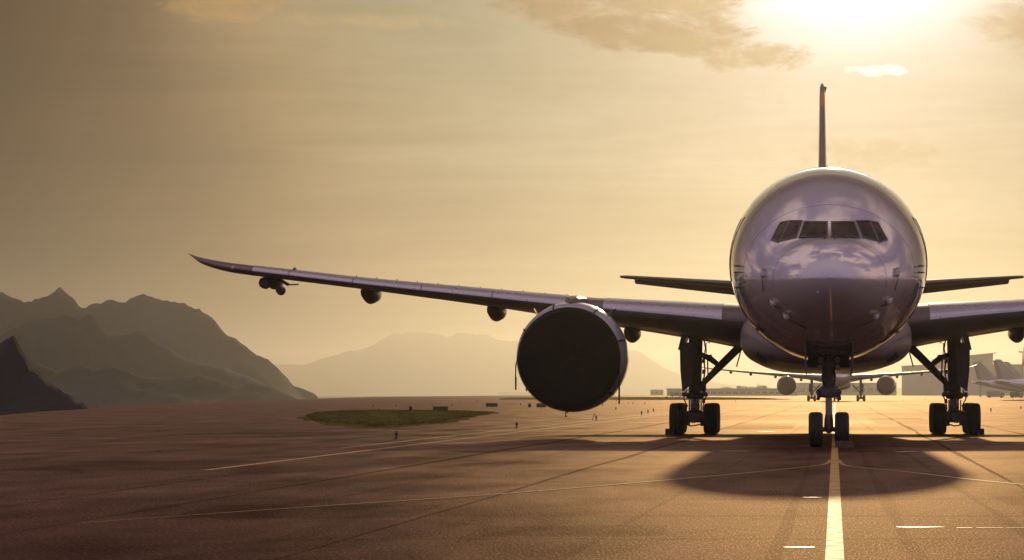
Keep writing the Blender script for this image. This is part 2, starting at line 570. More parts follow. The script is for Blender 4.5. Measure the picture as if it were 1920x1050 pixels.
# painted lines on the apron
tag(ribbon([(0.0, y) for y in (-60, 0, 20, 40, 60, 80, 120, 200, 400, 700)], 0.19, 0.004).build('centre_line', YEL), 'wide yellow centre line running under the nose wheel', kind='structure')
tag(ribbon(dense([(-0.09, 69.4), (-0.2, 65.2), (-1.0, 61.0), (-1.83, 57.7), (-3.62, 51.5), (-5.35, 46.0), (-7.97, 39.6), (-9.60, 35.4)], 40), [.03 + .07 * min(1, q_ / 14) for q_ in range(41)], 0.008).build('lead_in_line', YELTHIN), 'thin yellow line curving off to the left', kind='structure')
tag(ribbon(dense([(0.09, 69.4), (0.2, 64.2), (1.52, 58.5), (2.44, 54.1), (3.43, 50.3), (4.9, 46.5), (8.0, 39.6), (11, 32)], 40), 0.10, 0.008).build('lead_in_line', YELTHIN), 'thin yellow line curving off to the right', kind='structure')
for x0, nm in ((-14.9, 'left'), (-13.55, 'right')):
    tag(ribbon([(x0 - 0.0006 * y, y) for y in range(60 if x0 > -14 else 84, 330, 10)], 0.17, 0.004).build('edge_line', YELTHIN), nm + ' line of the double yellow taxiway edge marking', kind='structure')
# tar joints between the paving lanes and across them
rj = random.Random(3)
for x0, a, b in ((-9.6, 30, 420), (-5.35, 27, 420), (3.45, 40, 420), (7.6, 60, 420), (-17.6, 90, 300)):
    pts = [(x0 + rj.uniform(-0.06, 0.06) + 0.0025 * (y - 100), y) for y in range(a, b, 9)]
    tag(ribbon(pts, [rj.uniform(0.06, 0.24) * min(1.0, .08 + q_ / 5) for q_ in range(len(pts))], 0.0025).build('tar_joint', TAR), 'dark tar joint running along the paving lanes at %.1f m' % x0, kind='structure')
for i, y0 in enumerate((31.5, 37.5, 43.5, 50, 57, 72, 94, 107, 128, 150, 181, 214, 262, 320, 410)):
    pts = [(x, y0 + rj.uniform(-0.05, 0.05)) for x in range(-34, 36, 7)]
    tag(ribbon(pts, [rj.uniform(0.02, 0.06) for _ in pts], 0.0015).build('cross_joint', TAR), 'thin dark joint across the apron', kind='structure')
# patched asphalt and rubber left by tyres
PATCHES = [apron_material('asphalt_patch_dark', 0.80), apron_material('asphalt_patch_pale', 1.16), apron_material('asphalt_patch_mid', 0.87)]
for i, (x, y, wd, dp, k_, lb) in enumerate(((-7.4, 39.0, 3.2, 4.6, 0, 'dark asphalt repair left of the curving yellow line'), (3.9, 43.0, 2.6, 3.6, 2, 'asphalt repair right of the centre line'), (-3.2, 33.5, 2.2, 2.6, 2, 'asphalt repair in the foreground'),
                                            (-16.5, 64.0, 5.0, 9.0, 0, 'large dark asphalt repair at the left'), (-12.0, 52.0, 2.4, 12.0, 1, 'long pale asphalt repair at the left'), (6.5, 98.0, 4.2, 14.0, 2, 'asphalt repair beside the right main wheels'),
                                            (-3.6, 142.0, 3.0, 26.0, 0, 'dark asphalt repair behind the nose wheel'), (-21.0, 98.0, 6.0, 12.0, 1, 'pale asphalt repair left of the edge lines'), (4.0, 170.0, 3.4, 40.0, 0, 'long dark asphalt repair far behind the airliner'))):
    m = MB()
    m.add([(x - wd / 2, y - dp / 2, 0.001), (x + wd / 2 + .1, y - dp / 2 + .15, 0.001), (x + wd / 2, y + dp / 2, 0.001), (x - wd / 2 - .08, y + dp / 2 - .1, 0.001)], [(0, 1, 2, 3)])
    tag(m.build('asphalt_patch', PATCHES[k_]), lb, kind='structure')
for i, (x0, bend) in enumerate(((-0.62, 0.0), (0.72, 0.002), (-2.1, -0.010), (1.9, 0.006), (-12.2, 0.0), (-7.6, -0.006))):
    pts = [(x0 + bend * (90 - y) + rj.uniform(-.03, .03), y) for y in range(26 if i < 5 else 40, 260, 8)]
    tag(ribbon(pts, [rj.uniform(.05, .22) for _ in pts], 0.0018 + .0001 * i).build('tyre_mark', PATCHES[2]), 'faint dark tyre mark along the taxi lane', kind='structure')
# glints off the paving, put in as short white patches
for x, y, wd, dp, lb in ((-0.98, 87.6, 0.50, 0.35, 'short white painted glint left of the nose wheels'), (-2.85, 79.6, 1.0, 0.55, 'white painted glint in the shadow left of the centre line'),
                         (2.05, 78.9, 0.80, 0.45, 'white painted glint in the shadow right of the centre line'), (-0.36, 44.1, 0.35, 0.22, 'small white painted glint beside the centre line under the nose shadow'),
                         (-0.37, 29.8, 0.36, 0.14, 'white painted glint in the foreground left of the centre line'), (1.05, 34.3, 0.62, 0.17, 'long white painted glint in the foreground right of the centre line'),
                         (-5.1, 46.9, 0.36, 0.25, 'white painted glint on the curving yellow line'), (-3.0, 121.0, 0.9, 0.8, 'pale painted glint beside the left main wheels')):
    m = MB()
    n = 14
    pts = [(x + wd / 2 * math.cos(2 * PI * q / n) * rj.uniform(0.85, 1.05), y + dp / 2 * math.sin(2 * PI * q / n) * rj.uniform(0.8, 1.1), 0.0065) for q in range(n)]
    m.add(pts, [tuple(range(n))])
    tag(m.build('painted_glint', WGLINT), lb, kind='structure')
x = 1.50
while x < 4.5:
    ln = rj.uniform(0.14, 0.34)
    tag(ribbon([(x, 34.1), (x + ln, 34.1)], 0.07, 0.0065).build('glint_dash', WGLINT), 'thin broken row of painted white glints at the lower right', kind='structure')
    x += ln + rj.uniform(0.03, 0.09)

# grass islands
def grass_patch(name, outline, label, hgt=0.16, blades=2600, bl=0.22):
    m = MB()
    n = len(outline)
    cx = sum(p[0] for p in outline) / n
    cy = sum(p[1] for p in outline) / n
    pts = []
    for i in range(n):
        a, b = outline[i], outline[(i + 1) % n]
        for q in range(6):
            t = q / 6
            jx = math.sin(i * 7.3 + q * 2.1) * .30 + math.sin(i * 3.1 + q * 5.7) * .22
            pts.append((a[0] + (b[0] - a[0]) * t + jx, a[1] + (b[1] - a[1]) * t + jx * 3))
    rg = random.Random(5)
    rings = []
    for k_, h_ in ((1.0, 0.003), (0.985, 0.6), (0.93, 0.9), (0.7, 1.0), (0.35, 1.05)):
        rings.append([(cx + (p[0] - cx) * k_, cy + (p[1] - cy) * k_, h_ * hgt * (1 if k_ == 1.0 else rg.uniform(0.85, 1.15))) for p in pts])
    m.rings(rings, True, True)
    xs, ys_ = [p[0] for p in outline], [p[1] for p in outline]
    made = 0
    while made < blades:
        p = (rg.uniform(min(xs), max(xs)), rg.uniform(min(ys_), max(ys_)))
        ins = False
        for i in range(n):
            a, b = outline[i], outline[(i + 1) % n]
            if (a[1] > p[1]) != (b[1] > p[1]) and p[0] < (b[0] - a[0]) * (p[1] - a[1]) / (b[1] - a[1]) + a[0]:
                ins = not ins
        if not ins:
            continue
        made += 1
        h_ = bl * rg.uniform(0.4, 1.2)
        a = rg.uniform(0, PI)
        ww = rg.uniform(0.03, 0.08)
        m.add([(p[0] - ww * math.cos(a), p[1] - ww * math.sin(a), hgt * 0.6), (p[0] + ww * math.cos(a), p[1] + ww * math.sin(a), hgt * 0.6), (p[0] + rg.uniform(-.05, .05), p[1] + rg.uniform(-.05, .05), hgt * 0.8 + h_)], [(0, 1, 2)])
    o = m.build(name, GRASS, fix=False)
    return tag(o, label, kind='stuff')


grass_patch('grass_island', [(-37.3, 195.5), (-31.2, 165.4), (-27.1, 148.3), (-22.0, 132.3), (-21.5, 138.7), (-21.7, 153.6), (-24.6, 187.0), (-28.5, 232.5), (-34.8, 253.0), (-41.3, 260.6), (-45.0, 253.0), (-42.4, 226.3)],
            'low island of short grass on the apron left of the engine', 0.14, 26000, 0.07)
grass_patch('grass_strip', [(-92, 760), (-40, 720), (-12, 760), (-20, 900), (-50, 1150), (-110, 1200), (-120, 1000)], 'grass strip far off behind the left main wheels', 0.25, 900, 0.25)
grass_patch('grass_strip', [(38, 640), (52, 600), (160, 640), (220, 760), (160, 800), (60, 730)], 'grass strip far off in front of the parked airliners', 0.25, 900, 0.25)


# ------------------------------------------------------------------ mountains
def fbm(x, y, rnd, octv=5):
    s_, a, f = 0.0, 1.0, 1.0
    for k_ in range(octv):
        ph = rnd[k_]
        s_ += a * (math.sin(x * f + ph[0] + 1.7 * math.sin(y * f * 0.7 + ph[1])) * math.cos(y * f * 0.9 + ph[2] + 1.3 * math.sin(x * f * 0.6 + ph[3])))
        a *= 0.52
        f *= 2.03
    return s_


def mountain(name, dist, prof, label, depth, seed, rough=1.0, nu=220):
    """ridge whose crest follows prof = [(x, z)] in metres, standing dist metres away"""
    rg = random.Random(seed)
    rnd = [[rg.uniform(0, 6.28) for _ in range(4)] for _ in range(8)]
    x0, x1 = prof[0][0], prof[-1][0]
    hmax = max(p[1] for p in prof) + 6
    sc = 9.0 / depth
    nv = 34

    def fn(u, v):
        x_ = x0 + (x1 - x0) * u
        t = v * 2 - 1
        crest = interp(prof, x_) + 6
        crest += crest * 0.020 * rough * fbm(x_ * sc * 6.3, 1.0, rnd, 6)
        sh = max(0.0, 1 - abs(t)) ** (0.9 if t < 0 else 1.3)
        wob = fbm(x_ * sc, t * 4.2, rnd)
        z_ = crest * sh
        z_ += hmax * 0.12 * rough * wob * sh * (0.15 + min(1, abs(t) * 2.4)) * (crest / hmax)
        z_ += hmax * 0.022 * rough * fbm(x_ * sc * 7, t * 9, rnd, 4) * (1 if sh > 0 else 0) * (0.3 + crest / hmax)
        spur = 0.18 * depth * (1 - abs(t)) * math.sin(x_ * sc * 1.3 + rnd[0][0])
        return (x_ + 0.03 * depth * wob * (1 - sh), dist + t * depth * (0.55 if t < 0 else 0.28) + spur * 0.4 * abs(t), z_ - 6.3)
    m = MB()
    m.grid(fn, nu, nv)
    return tag(m.build(name, ROCK, sharp=None, fix=False), label, kind='structure')


def prof_px(dist, pts):
    """crest given as bearing and height marks on a survey sheet (1/5200 rad), turned into metres"""
    return [((a - 1565) * dist / 5200, (738 - b) * dist / 5200 + 1.65) for a, b in pts]


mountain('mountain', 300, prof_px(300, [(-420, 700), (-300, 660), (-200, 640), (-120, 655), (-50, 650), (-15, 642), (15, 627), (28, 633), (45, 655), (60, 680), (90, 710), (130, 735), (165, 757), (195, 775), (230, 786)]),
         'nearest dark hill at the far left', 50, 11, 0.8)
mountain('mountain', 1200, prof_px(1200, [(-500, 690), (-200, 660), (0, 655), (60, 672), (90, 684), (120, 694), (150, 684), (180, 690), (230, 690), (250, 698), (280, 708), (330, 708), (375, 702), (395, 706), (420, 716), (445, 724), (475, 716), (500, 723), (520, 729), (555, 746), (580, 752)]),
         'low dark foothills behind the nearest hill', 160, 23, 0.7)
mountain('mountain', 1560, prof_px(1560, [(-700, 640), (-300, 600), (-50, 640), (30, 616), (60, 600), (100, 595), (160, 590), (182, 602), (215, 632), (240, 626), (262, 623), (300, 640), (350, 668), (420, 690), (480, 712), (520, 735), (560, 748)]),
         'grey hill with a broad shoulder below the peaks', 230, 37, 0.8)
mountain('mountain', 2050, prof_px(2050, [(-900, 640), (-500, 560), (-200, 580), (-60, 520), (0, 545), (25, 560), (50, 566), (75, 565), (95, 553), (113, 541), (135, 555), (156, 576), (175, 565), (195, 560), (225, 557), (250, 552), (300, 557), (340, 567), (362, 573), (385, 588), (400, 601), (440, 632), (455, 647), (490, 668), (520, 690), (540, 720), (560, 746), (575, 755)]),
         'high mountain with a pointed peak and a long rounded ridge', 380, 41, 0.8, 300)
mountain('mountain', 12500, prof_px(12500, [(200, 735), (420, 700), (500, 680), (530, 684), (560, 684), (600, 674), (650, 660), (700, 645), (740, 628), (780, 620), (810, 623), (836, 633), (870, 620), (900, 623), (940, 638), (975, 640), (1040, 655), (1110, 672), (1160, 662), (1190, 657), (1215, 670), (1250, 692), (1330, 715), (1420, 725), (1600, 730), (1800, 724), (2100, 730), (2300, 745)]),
         'pale far mountain range with twin tops behind the engine', 2300, 53, 0.7, 300)

# ------------------------------------------------------------------ airliner geometry
F_TOP = [(0, 5.0), (0.06, 5.24), (0.25, 5.52), (0.5, 5.74), (1.0, 6.01), (1.6, 6.23), (2.0, 6.34), (2.4, 6.52), (3.0, 6.88), (4.0, 7.42), (5.0, 7.87), (6.0, 8.24), (7.5, 8.65), (9.0, 8.91), (11.0, 9.05), (46, 9.05), (52, 9.0), (58, 8.82), (64, 8.5), (69.5, 7.9), (70.5, 7.5)]
F_BOT = [(0, 5.0), (0.06, 4.78), (0.25, 4.52), (0.5, 4.31), (1.0, 4.02), (2.0, 3.62), (3.0, 3.32), (4.0, 3.1), (6.0, 2.83), (8.0, 2.71), (10.0, 2.68), (44, 2.68), (50, 3.1), (56, 4.0), (62, 5.2), (69.5, 6.9), (70.5, 7.2)]
F_WID = [(0, 0.0), (0.06, 0.31), (0.25, 0.63), (0.5, 0.92), (1.0, 1.34), (2.0, 1.90), (3.0, 2.32), (4.0, 2.62), (5.0, 2.84), (6.0, 2.98), (8.0, 3.13), (10.0, 3.175), (46, 3.175), (52, 2.95), (58, 2.35), (64, 1.45), (69.5, 0.5), (70.5, 0.15)]
F_MID = [(0, 5.0), (1, 5.02), (2, 5.08), (4, 5.3), (6, 5.56), (10, 5.86), (46, 5.86), (56, 6.4), (70.5, 7.35)]


def fus(s, th):
    w_, t_, b_, m_ = interp(F_WID, s), interp(F_TOP, s), interp(F_BOT, s), interp(F_MID, s)
    m_ = min(max(m_, b_), t_)
    c, d = math.cos(th), math.sin(th)
    return Vector((w_ * c, s, m_ + (t_ - m_ if d > 0 else m_ - b_) * d))


def fus_at(x, z):
    """station where the nose surface passes through x, z in front view"""
    lo, hi = 0.0, 11.0
    for _ in range(50):
        s = (lo + hi) / 2
        w_, t_, b_, m_ = interp(F_WID, s), interp(F_TOP, s), interp(F_BOT, s), interp(F_MID, s)
        h_ = (t_ - m_) if z > m_ else (m_ - b_)
        inside = w_ > 1e-6 and h_ > 1e-6 and (x / w_) ** 2 + ((z - m_) / h_) ** 2 < 1
        if inside:
            hi = s
        else:
            lo = s
    return (lo + hi) / 2


def fus_pt(x, z, off=0.0):
    s = fus_at(x, z)
    e = 0.01
    p = Vector((x, s, z))
    px_ = Vector((x + e, fus_at(x + e, z), z))
    pz_ = Vector((x, fus_at(x, z + e), z + e))
    n = (px_ - p).cross(pz_ - p).normalized()
    if n.y > 0:
        n = -n
    return p + n * off


def fus_skin(s, th, off):
    p = fus(s, th)
    a = fus(s + 0.02, th) - p
    b = fus(s, th + 0.01) - p
    n = b.cross(a).normalized()
    c = p - Vector((0, s, interp(F_MID, s)))
    if n.dot(c) < 0:
        n = -n
    return p + n * off


# wing sections: span, leading edge station, chord, leading edge height, thickness ratio, incidence
WING = [(1.5, 22.3, 14.4, 4.22, .115, 2.6), (3.1, 23.3, 13.6, 4.34, .115, 2.6), (5.1, 24.7, 12.1, 4.57, .106, 2.4), (9.3, 27.5, 9.3, 5.0, .096, 1.8), (14, 30.6, 6.9, 5.56, .095, 1.0),
        (18.5, 33.6, 5.2, 6.10, .095, 0.4), (22.5, 36.3, 3.9, 6.62, .115, 0), (24.3, 37.6, 3.3, 6.86, .13, 0), (25.6, 38.8, 2.6, 7.06, .155, 0), (27.1, 40.8, 1.6, 7.42, .17, 0), (28.1, 42.9, .35, 7.83, .10, 0)]
WING2 = [(1.5, 22.0, 13.0, 4.9, .13, 3), (3.1, 23.0, 12.2, 5.0, .13, 3), (5.1, 24.5, 10.6, 5.2, .12, 2.5), (10.5, 28.4, 8.0, 5.6, .11, 1.5), (17, 32.6, 5.4, 6.1, .10, .5), (24, 37.1, 3.6, 6.75, .10, 0),
         (28.5, 40.0, 2.5, 7.25, .10, 0), (30.4, 41.6, 2.0, 7.75, .10, 0), (31.6, 43.2, 1.4, 8.5, .10, 0), (32.2, 44.8, .5, 9.6, .10, 0)]


def wing_pt(W, y, u, side, off=0.0):
    """u in -1..1 runs lower trailing edge > leading edge > upper trailing edge"""
    def sec(u_):
        le, ch, z0, tc_, inc = (interp([(q[0], q[i]) for q in W], y) for i in (1, 2, 3, 4, 5))
        xc = 1 - math.cos(abs(u_) * PI / 2)
        yt = 5 * tc_ * (.2969 * math.sqrt(max(xc, 0)) - .126 * xc - .3516 * xc ** 2 + .2843 * xc ** 3 - .1015 * xc ** 4) + 0.0012 * xc
        zc = 0.018 * math.sin(PI * xc) - 0.012 * xc
        zz = (zc + (yt if u_ > 0 else -yt)) * ch
        xx = xc * ch
        a = R(inc)
        return xx * math.cos(a) + zz * math.sin(a) + le, z0 + zz * math.cos(a) - xx * math.sin(a)
    a, b = sec(u)
    if off:
        a1, b1 = sec(min(1, u + .01))
        a0, b0 = sec(max(-1, u - .01))
        t = Vector((a1 - a0, b1 - b0))
        t.normalize()
        n = Vector((-t.y, t.x))
        a, b = a + n.x * off, b + n.y * off
    return (side * y, a, b)


def wing_mesh(W, side):
    m = MB()
    ys = []
    for i in range(len(W) - 1):
        for q in range(4):
            ys.append(W[i][0] + (W[i + 1][0] - W[i][0]) * q / 4)
    ys.append(W[-1][0])
    us = [-1 + 2 * k_ / 72 for k_ in range(73)]
    m.rings([[wing_pt(W, y, u, side) for u in us] for y in ys])
    return m


def wing_patch(W, side, y0, y1, u0, u1, off, nu=10, ny=6):
    """a skin panel standing a little proud of the wing, with closed edges"""
    m = MB()
    rings = []
    for j in range(ny + 1):
        y = y0 + (y1 - y0) * j / ny
        o_ = [wing_pt(W, y, u0 + (u1 - u0) * i / nu, side, off) for i in range(nu + 1)]
        i_ = [wing_pt(W, y, u0 + (u1 - u0) * i / nu, side, -0.01) for i in range(nu + 1)]
        rings.append(o_ + i_[::-1])
    m.rings(rings)
    return m


def section_ring(le, chord, thick, n=18):
    pts = []
    for k_ in range(2 * n):
        u = -1 + (k_ + 0.5) / n
        xc = 1 - math.cos(abs(u) * PI / 2)
        yt = 5 * thick * (.2969 * math.sqrt(xc) - .126 * xc - .3516 * xc ** 2 + .2843 * xc ** 3 - .1015 * xc ** 4)
        pts.append((le + xc * chord, yt if u > 0 else -yt))
    return pts


def tyre_profile(rad, wid):
    w2 = wid / 2
    return [(-w2 * .55, rad * .52), (-w2 * .92, rad * .60), (-w2, rad * .76), (-w2 * .95, rad * .88), (-w2 * .78, rad * .965), (-w2 * .5, rad * .995),
            (-w2 * .34, rad), (-w2 * .30, rad * .985), (-w2 * .26, rad), (0, rad * 1.003), (w2 * .26, rad), (w2 * .30, rad * .985), (w2 * .34, rad),
            (w2 * .5, rad * .995), (w2 * .78, rad * .965), (w2 * .95, rad * .88), (w2, rad * .76), (w2 * .92, rad * .60), (w2 * .55, rad * .52)]


def wheel_meshes(rad, wid, nm):
    m = MB()
    m.lathe(tyre_profile(rad, wid), axis='X', n=40, caps=False)
    tyre = m.mesh('tyre', RUBBER, sharp=50)
    m = MB()
    w2 = wid / 2
    m.lathe([(-w2 * .62, 0.02), (-w2 * .66, rad * .16), (-w2 * .40, rad * .22), (-w2 * .42, rad * .46), (-w2 * .60, rad * .53), (w2 * .60, rad * .53), (w2 * .42, rad * .46), (w2 * .40, rad * .22), (w2 * .66, rad * .16), (w2 * .62, 0.02)], axis='X', n=28)
    for k_ in range(8):
        q = 2 * PI * k_ / 8
        for s_ in (-1, 1):
            m.lathe([(-.02, .035), (.02, .035)], (s_ * w2 * .43, rad * .34 * math.cos(q), rad * .34 * math.sin(q)), 'X', 6)
    rim = m.mesh('rim', GEARP)
    return tyre, rim


def nose_cone_seams(parent):
    # radome seam: a hair-thin dark strip round the nose
    m = MB()
    pts = [fus_skin(1.55, R(a), 0.004) for a in range(-180, 180, 5)]
    m.tube(pts + [pts[0]], 0.003, 5, caps=False)
    m.build('radome_seam', FRAME, parent)


def skin_seams(parent):
    """hair-thin panel joints round and along the forward fuselage"""
    for s_ in (3.9, 6.4, 9.2, 12.4, 15.8):
        m = MB()
        pts = [fus_skin(s_, R(a), 0.002) for a in range(-180, 181, 5)]
        m.tube(pts, 0.0035, 5, caps=False)
        m.build('panel_seam', FRAME, parent)
    for th, s0, s1 in ((58, 3.9, 12.4), (122, 3.9, 12.4), (28, 3.9, 9.2), (152, 3.9, 9.2), (-6, 3.9, 12.4), (186, 3.9, 12.4), (-40, 3.9, 12.4), (220, 3.9, 12.4), (-62, 1.6, 4.0), (242, 1.6, 4.0)):
        m = MB()
        m.tube([fus_skin(s0 + (s1 - s0) * k_ / 14, R(th), 0.002) for k_ in range(15)], 0.0035, 5)
        m.build('panel_seam', FRAME, parent)


def build_fuselage(root, detail=True):
    m = MB()
    st = [0.004, 0.03, 0.06, 0.12, 0.2, 0.3, 0.42, 0.56, 0.75, 1.0]
    st += [1.0 + 0.25 * k_ for k_ in range(1, 37)] + [10.5, 11, 12, 14, 18, 22, 28, 34, 40, 44] + [46 + 1.5 * k_ for k_ in range(16)] + [69.5, 70.0, 70.5]
    n = 112
    m.rings([[fus(s, 2 * PI * k_ / n) for k_ in range(n)] for s in st])
    body = m.build('fuselage', WHITE, root, sharp=None)
    return body


def droop(m, es):
    """the inlet looks slightly downwards: shift the front rings"""
    m.v = [(x_, y_, z_ - .10 * max(0.0, min(1.0, 1 - (y_ - es) / 1.7)) ** 1.3) for x_, y_, z_ in m.v]


def build_airliner(name):
    root = empty(name)
    body = build_fuselage(root)
    nose_cone_seams(body)
    skin_seams(body)
    # cockpit windows: frame strip with six panes
    panes = [[(-.726, 6.78), (-.077, 6.76), (-.076, 6.295), (-.89, 6.29)], [(-1.175, 6.83), (-.824, 6.81), (-.997, 6.31), (-1.44, 6.20)], [(-1.487, 6.79), (-1.255, 6.82), (-1.488, 6.16), (-1.722, 6.27)]]
    for sgn in (-1, 1):
        for P in panes:
            P = [(-x_ * sgn, z_) for x_, z_ in P]
            cx = sum(p[0] for p in P) / 4
            cz = sum(p[1] for p in P) / 4

            def bil(u, v, grow, off):
                q = [(cx + (p[0] - cx) * 1.0 + (grow if p[0] > cx else -grow), cz + (p[1] - cz) + (grow if p[1] > cz else -grow)) for p in P]
                x_ = (q[0][0] * (1 - u) + q[1][0] * u) * (1 - v) + (q[3][0] * (1 - u) + q[2][0] * u) * v
                z_ = (q[0][1] * (1 - u) + q[1][1] * u) * (1 - v) + (q[3][1] * (1 - u) + q[2][1] * u) * v
                return fus_pt(x_, z_, off)
            m = MB()
            m.grid(lambda u, v: bil(u, v, 0.0, 0.006), 8, 6)
            pane = m.build('cockpit_window', GLASS, body, sharp=None)
            # frame: four bars round the pane, proud of the skin
            m = MB()
            loop_o, loop_i = [], []
            for k_ in range(8):
                loop_o.append(bil(k_ / 8, 0, .036, .016)); loop_i.append(bil(k_ / 8, 0, -.004, .016))
            for k_ in range(6):
                loop_o.append(bil(1, k_ / 6, .036, .016)); loop_i.append(bil(1, k_ / 6, -.004, .016))
            for k_ in range(8):
                loop_o.append(bil(1 - k_ / 8, 1, .036, .016)); loop_i.append(bil(1 - k_ / 8, 1, -.004, .016))
            for k_ in range(6):
                loop_o.append(bil(0, 1 - k_ / 6, .036, .016)); loop_i.append(bil(0, 1 - k_ / 6, -.004, .016))
            nn = len(loop_o)
            low_o = [p + Vector((0, .03, -.005)) for p in loop_o]
            low_i = [p + Vector((0, .03, -.005)) for p in loop_i]
            fsx = []
            for k_ in range(nn):
                q = (k_ + 1) % nn
                fsx += [(k_, q, nn + q, nn + k_), (2 * nn + k_, 2 * nn + q, q, k_), (nn + k_, nn + q, 3 * nn + q, 3 * nn + k_)]
            m.add(loop_o + loop_i + low_o + low_i, fsx)
            m.build('window_frame', WINFRAME, body, sharp=30)
        # wiper
        m = MB()
        wp = [fus_pt(sgn * (.13 + .09 * k_), 6.255 - (.03 if k_ == 0 else 0), .03) for k_ in range(9)]
        m.tube(wp, .014, 6)
        m.tube([fus_pt(sgn * .13, 6.24, .0), fus_pt(sgn * .15, 6.20, .03), fus_pt(sgn * .17, 6.25, .03)], .018, 6)
        m.build('wiper', SEAL, body)
        # forward cabin door: raised outline and small window
        m = MB()
        s0, s1 = 7.2, 8.3

        def th_of(z_, s_):
            mm, tt, bb = interp(F_MID, s_), interp(F_TOP, s_), interp(F_BOT, s_)
            h_ = (tt - mm) if z_ > mm else (mm - bb)
            a_ = math.asin(max(-1, min(1, (z_ - mm) / h_)))
            return a_ if sgn > 0 else PI - a_
        loop = [fus_skin(s0, th_of(5.2 + 2.0 * k_ / 8, s0), .006) for k_ in range(9)] + [fus_skin(s1, th_of(7.2 - 2.0 * k_ / 8, s1), .006) for k_ in range(9)]
        m.tube(loop + [loop[0]], .014, 5, caps=False)
        m.build('door_outline', SEAL, body)
        m = MB()
        m.grid(lambda u, v: fus_skin(7.65 + .22 * u, th_of(6.45 + .35 * v, 7.75), .008), 3, 4)
        m.build('door_window', GLASS, body, sharp=None)
        # cabin windows
        for k_ in range(40):
            sw = 10.2 + 0.9 * k_
            if 22.0 < sw < 23.5:
                continue
            m = MB()
            c0 = fus_skin(sw, th_of(6.55, sw), .006)
            ring = []
            for q in range(10):
                aa = 2 * PI * q / 10
                ring.append(fus_skin(sw + .13 * math.cos(aa), th_of(6.55 + .19 * math.sin(aa), sw), .006))
            m.add(ring, [tuple(range(10))])
            m.build('cabin_window', GLASS, body, sharp=None, fix=False)
        # air-data probes
        for z_, s_ in ((5.55, 4.6), (5.35, 4.6), (4.9, 4.9)):
            m = MB()
            p = fus_skin(s_, th_of(z_, s_), 0)
            m.tube([p, p + Vector((sgn * .12, -.03, 0)), p + Vector((sgn * .14, -.22, 0))], [.03, .022, .012], 8)
            m.build('probe', STEEL, body)
    # blade aerials
    for s_, up in ((13, 1), (19, 1), (30, 1), (16, -1)):
        m = MB()
        z_ = 9.04 if up > 0 else 2.69
        m.rings([[(x_ * .03, s_ + y_, z_) for x_, y_ in ((0, 0), (1, .2), (0, .5), (-1, .2))], [(x_ * .015, s_ + .2 + y_ * .6, z_ + up * .32) for x_, y_ in ((0, 0), (1, .2), (0, .5), (-1, .2))]])
        m.build('aerial', WHITE, body)
    # belly fairing
    m = MB()
    rings = []
    for s_, wx, bot, top in ((13.5, 1.5, 2.74, 3.5), (16, 2.2, 2.64, 4.0), (18, 2.7, 2.55, 4.4), (20.5, 3.05, 2.48, 4.7), (23.5, 3.2, 2.45, 5.0), (32, 3.25, 2.45, 5.2), (37, 3.2, 2.47, 5.0), (40, 2.9, 2.6, 4.6), (43, 2.0, 2.75, 4.0)):
        ring = []
        for k_ in range(56):
            a = 2 * PI * k_ / 56
            c, d = math.cos(a), math.sin(a)
            ex = 2 / 2.7
            ring.append((wx * math.copysign(abs(c) ** ex, c), s_, (top + bot) / 2 + (top - bot) / 2 * math.copysign(abs(d) ** ex, d)))
        rings.append(ring)
    m.rings(rings)
    belly = m.build('belly_fairing', BELLY, root, sharp=None)
    for sgn in (-1, 1):
        m = MB()
        rot = Matrix.Rotation(sgn * R(-32), 3, 'Y')
        m.box((sgn * 2.28, 17.3, 2.93), (.46, .5, .25), 0, rot)
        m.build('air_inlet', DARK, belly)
    # anti-collision beacon
    m = MB()
    m.lathe([(0, .12), (.06, .12), (.12, .09), (.16, .03)], (0, 26, 9.05), 'Z', 14)
    m.build('beacon', REDL, body)

    # wings
    for side in (-1, 1):
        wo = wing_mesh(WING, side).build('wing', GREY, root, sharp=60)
        for y0, y1 in ((3.9, 8.6), (10.15, 13.2), (13.24, 16.3), (16.34, 19.4), (19.44, 22.4), (22.44, 24.2)):
            wing_patch(WING, side, y0, y1, 0.0, .42, .03, 24, 12).build('slat', SLAT, wo, sharp=30)
        for y0, y1, nm in ((3.6, 8.8, 'flap'), (9.0, 10.9, 'flaperon'), (11.0, 19.2, 'flap'), (19.3, 24.0, 'aileron')):
            wing_patch(WING, side, y0, y1, -.985, -.80, .022, 6, 12).build(nm, GREY, wo, sharp=30)
        for k_ in range(7):
            ya = 11.1 + 1.15 * k_
            wing_patch(WING, side, ya, ya + 1.1, .76, .86, .022, 4, 4).build('spoiler', GREY, wo, sharp=30)
        for yf, ln, rad in ((8.0, 5.6, .32), (13.75, 4.6, .34), (19.3, 3.9, .35), (23.75, 3.0, .30)):
            m = MB()
            tc_ = wing_pt(WING, yf, -.99, side)
            zb = tc_[2]
            rings = []
            for t, rr, dz_ in ((0, .12, .05), (.06, .5, -.1), (.18, .85, -.28), (.4, 1.0, -.36), (.65, .9, -.30), (.85, .55, -.12), (1, .08, .10)):
                s_ = tc_[1] - ln * .62 + ln * t
                rings.append([(side * yf + rad * rr * math.cos(2 * PI * q / 20), s_, zb + .12 + dz_ + rad * 1.15 * rr * math.sin(2 * PI * q / 20)) for q in range(20)])
            m.rings(rings)
            m.build('flap_fairing', GREY, wo, sharp=None)
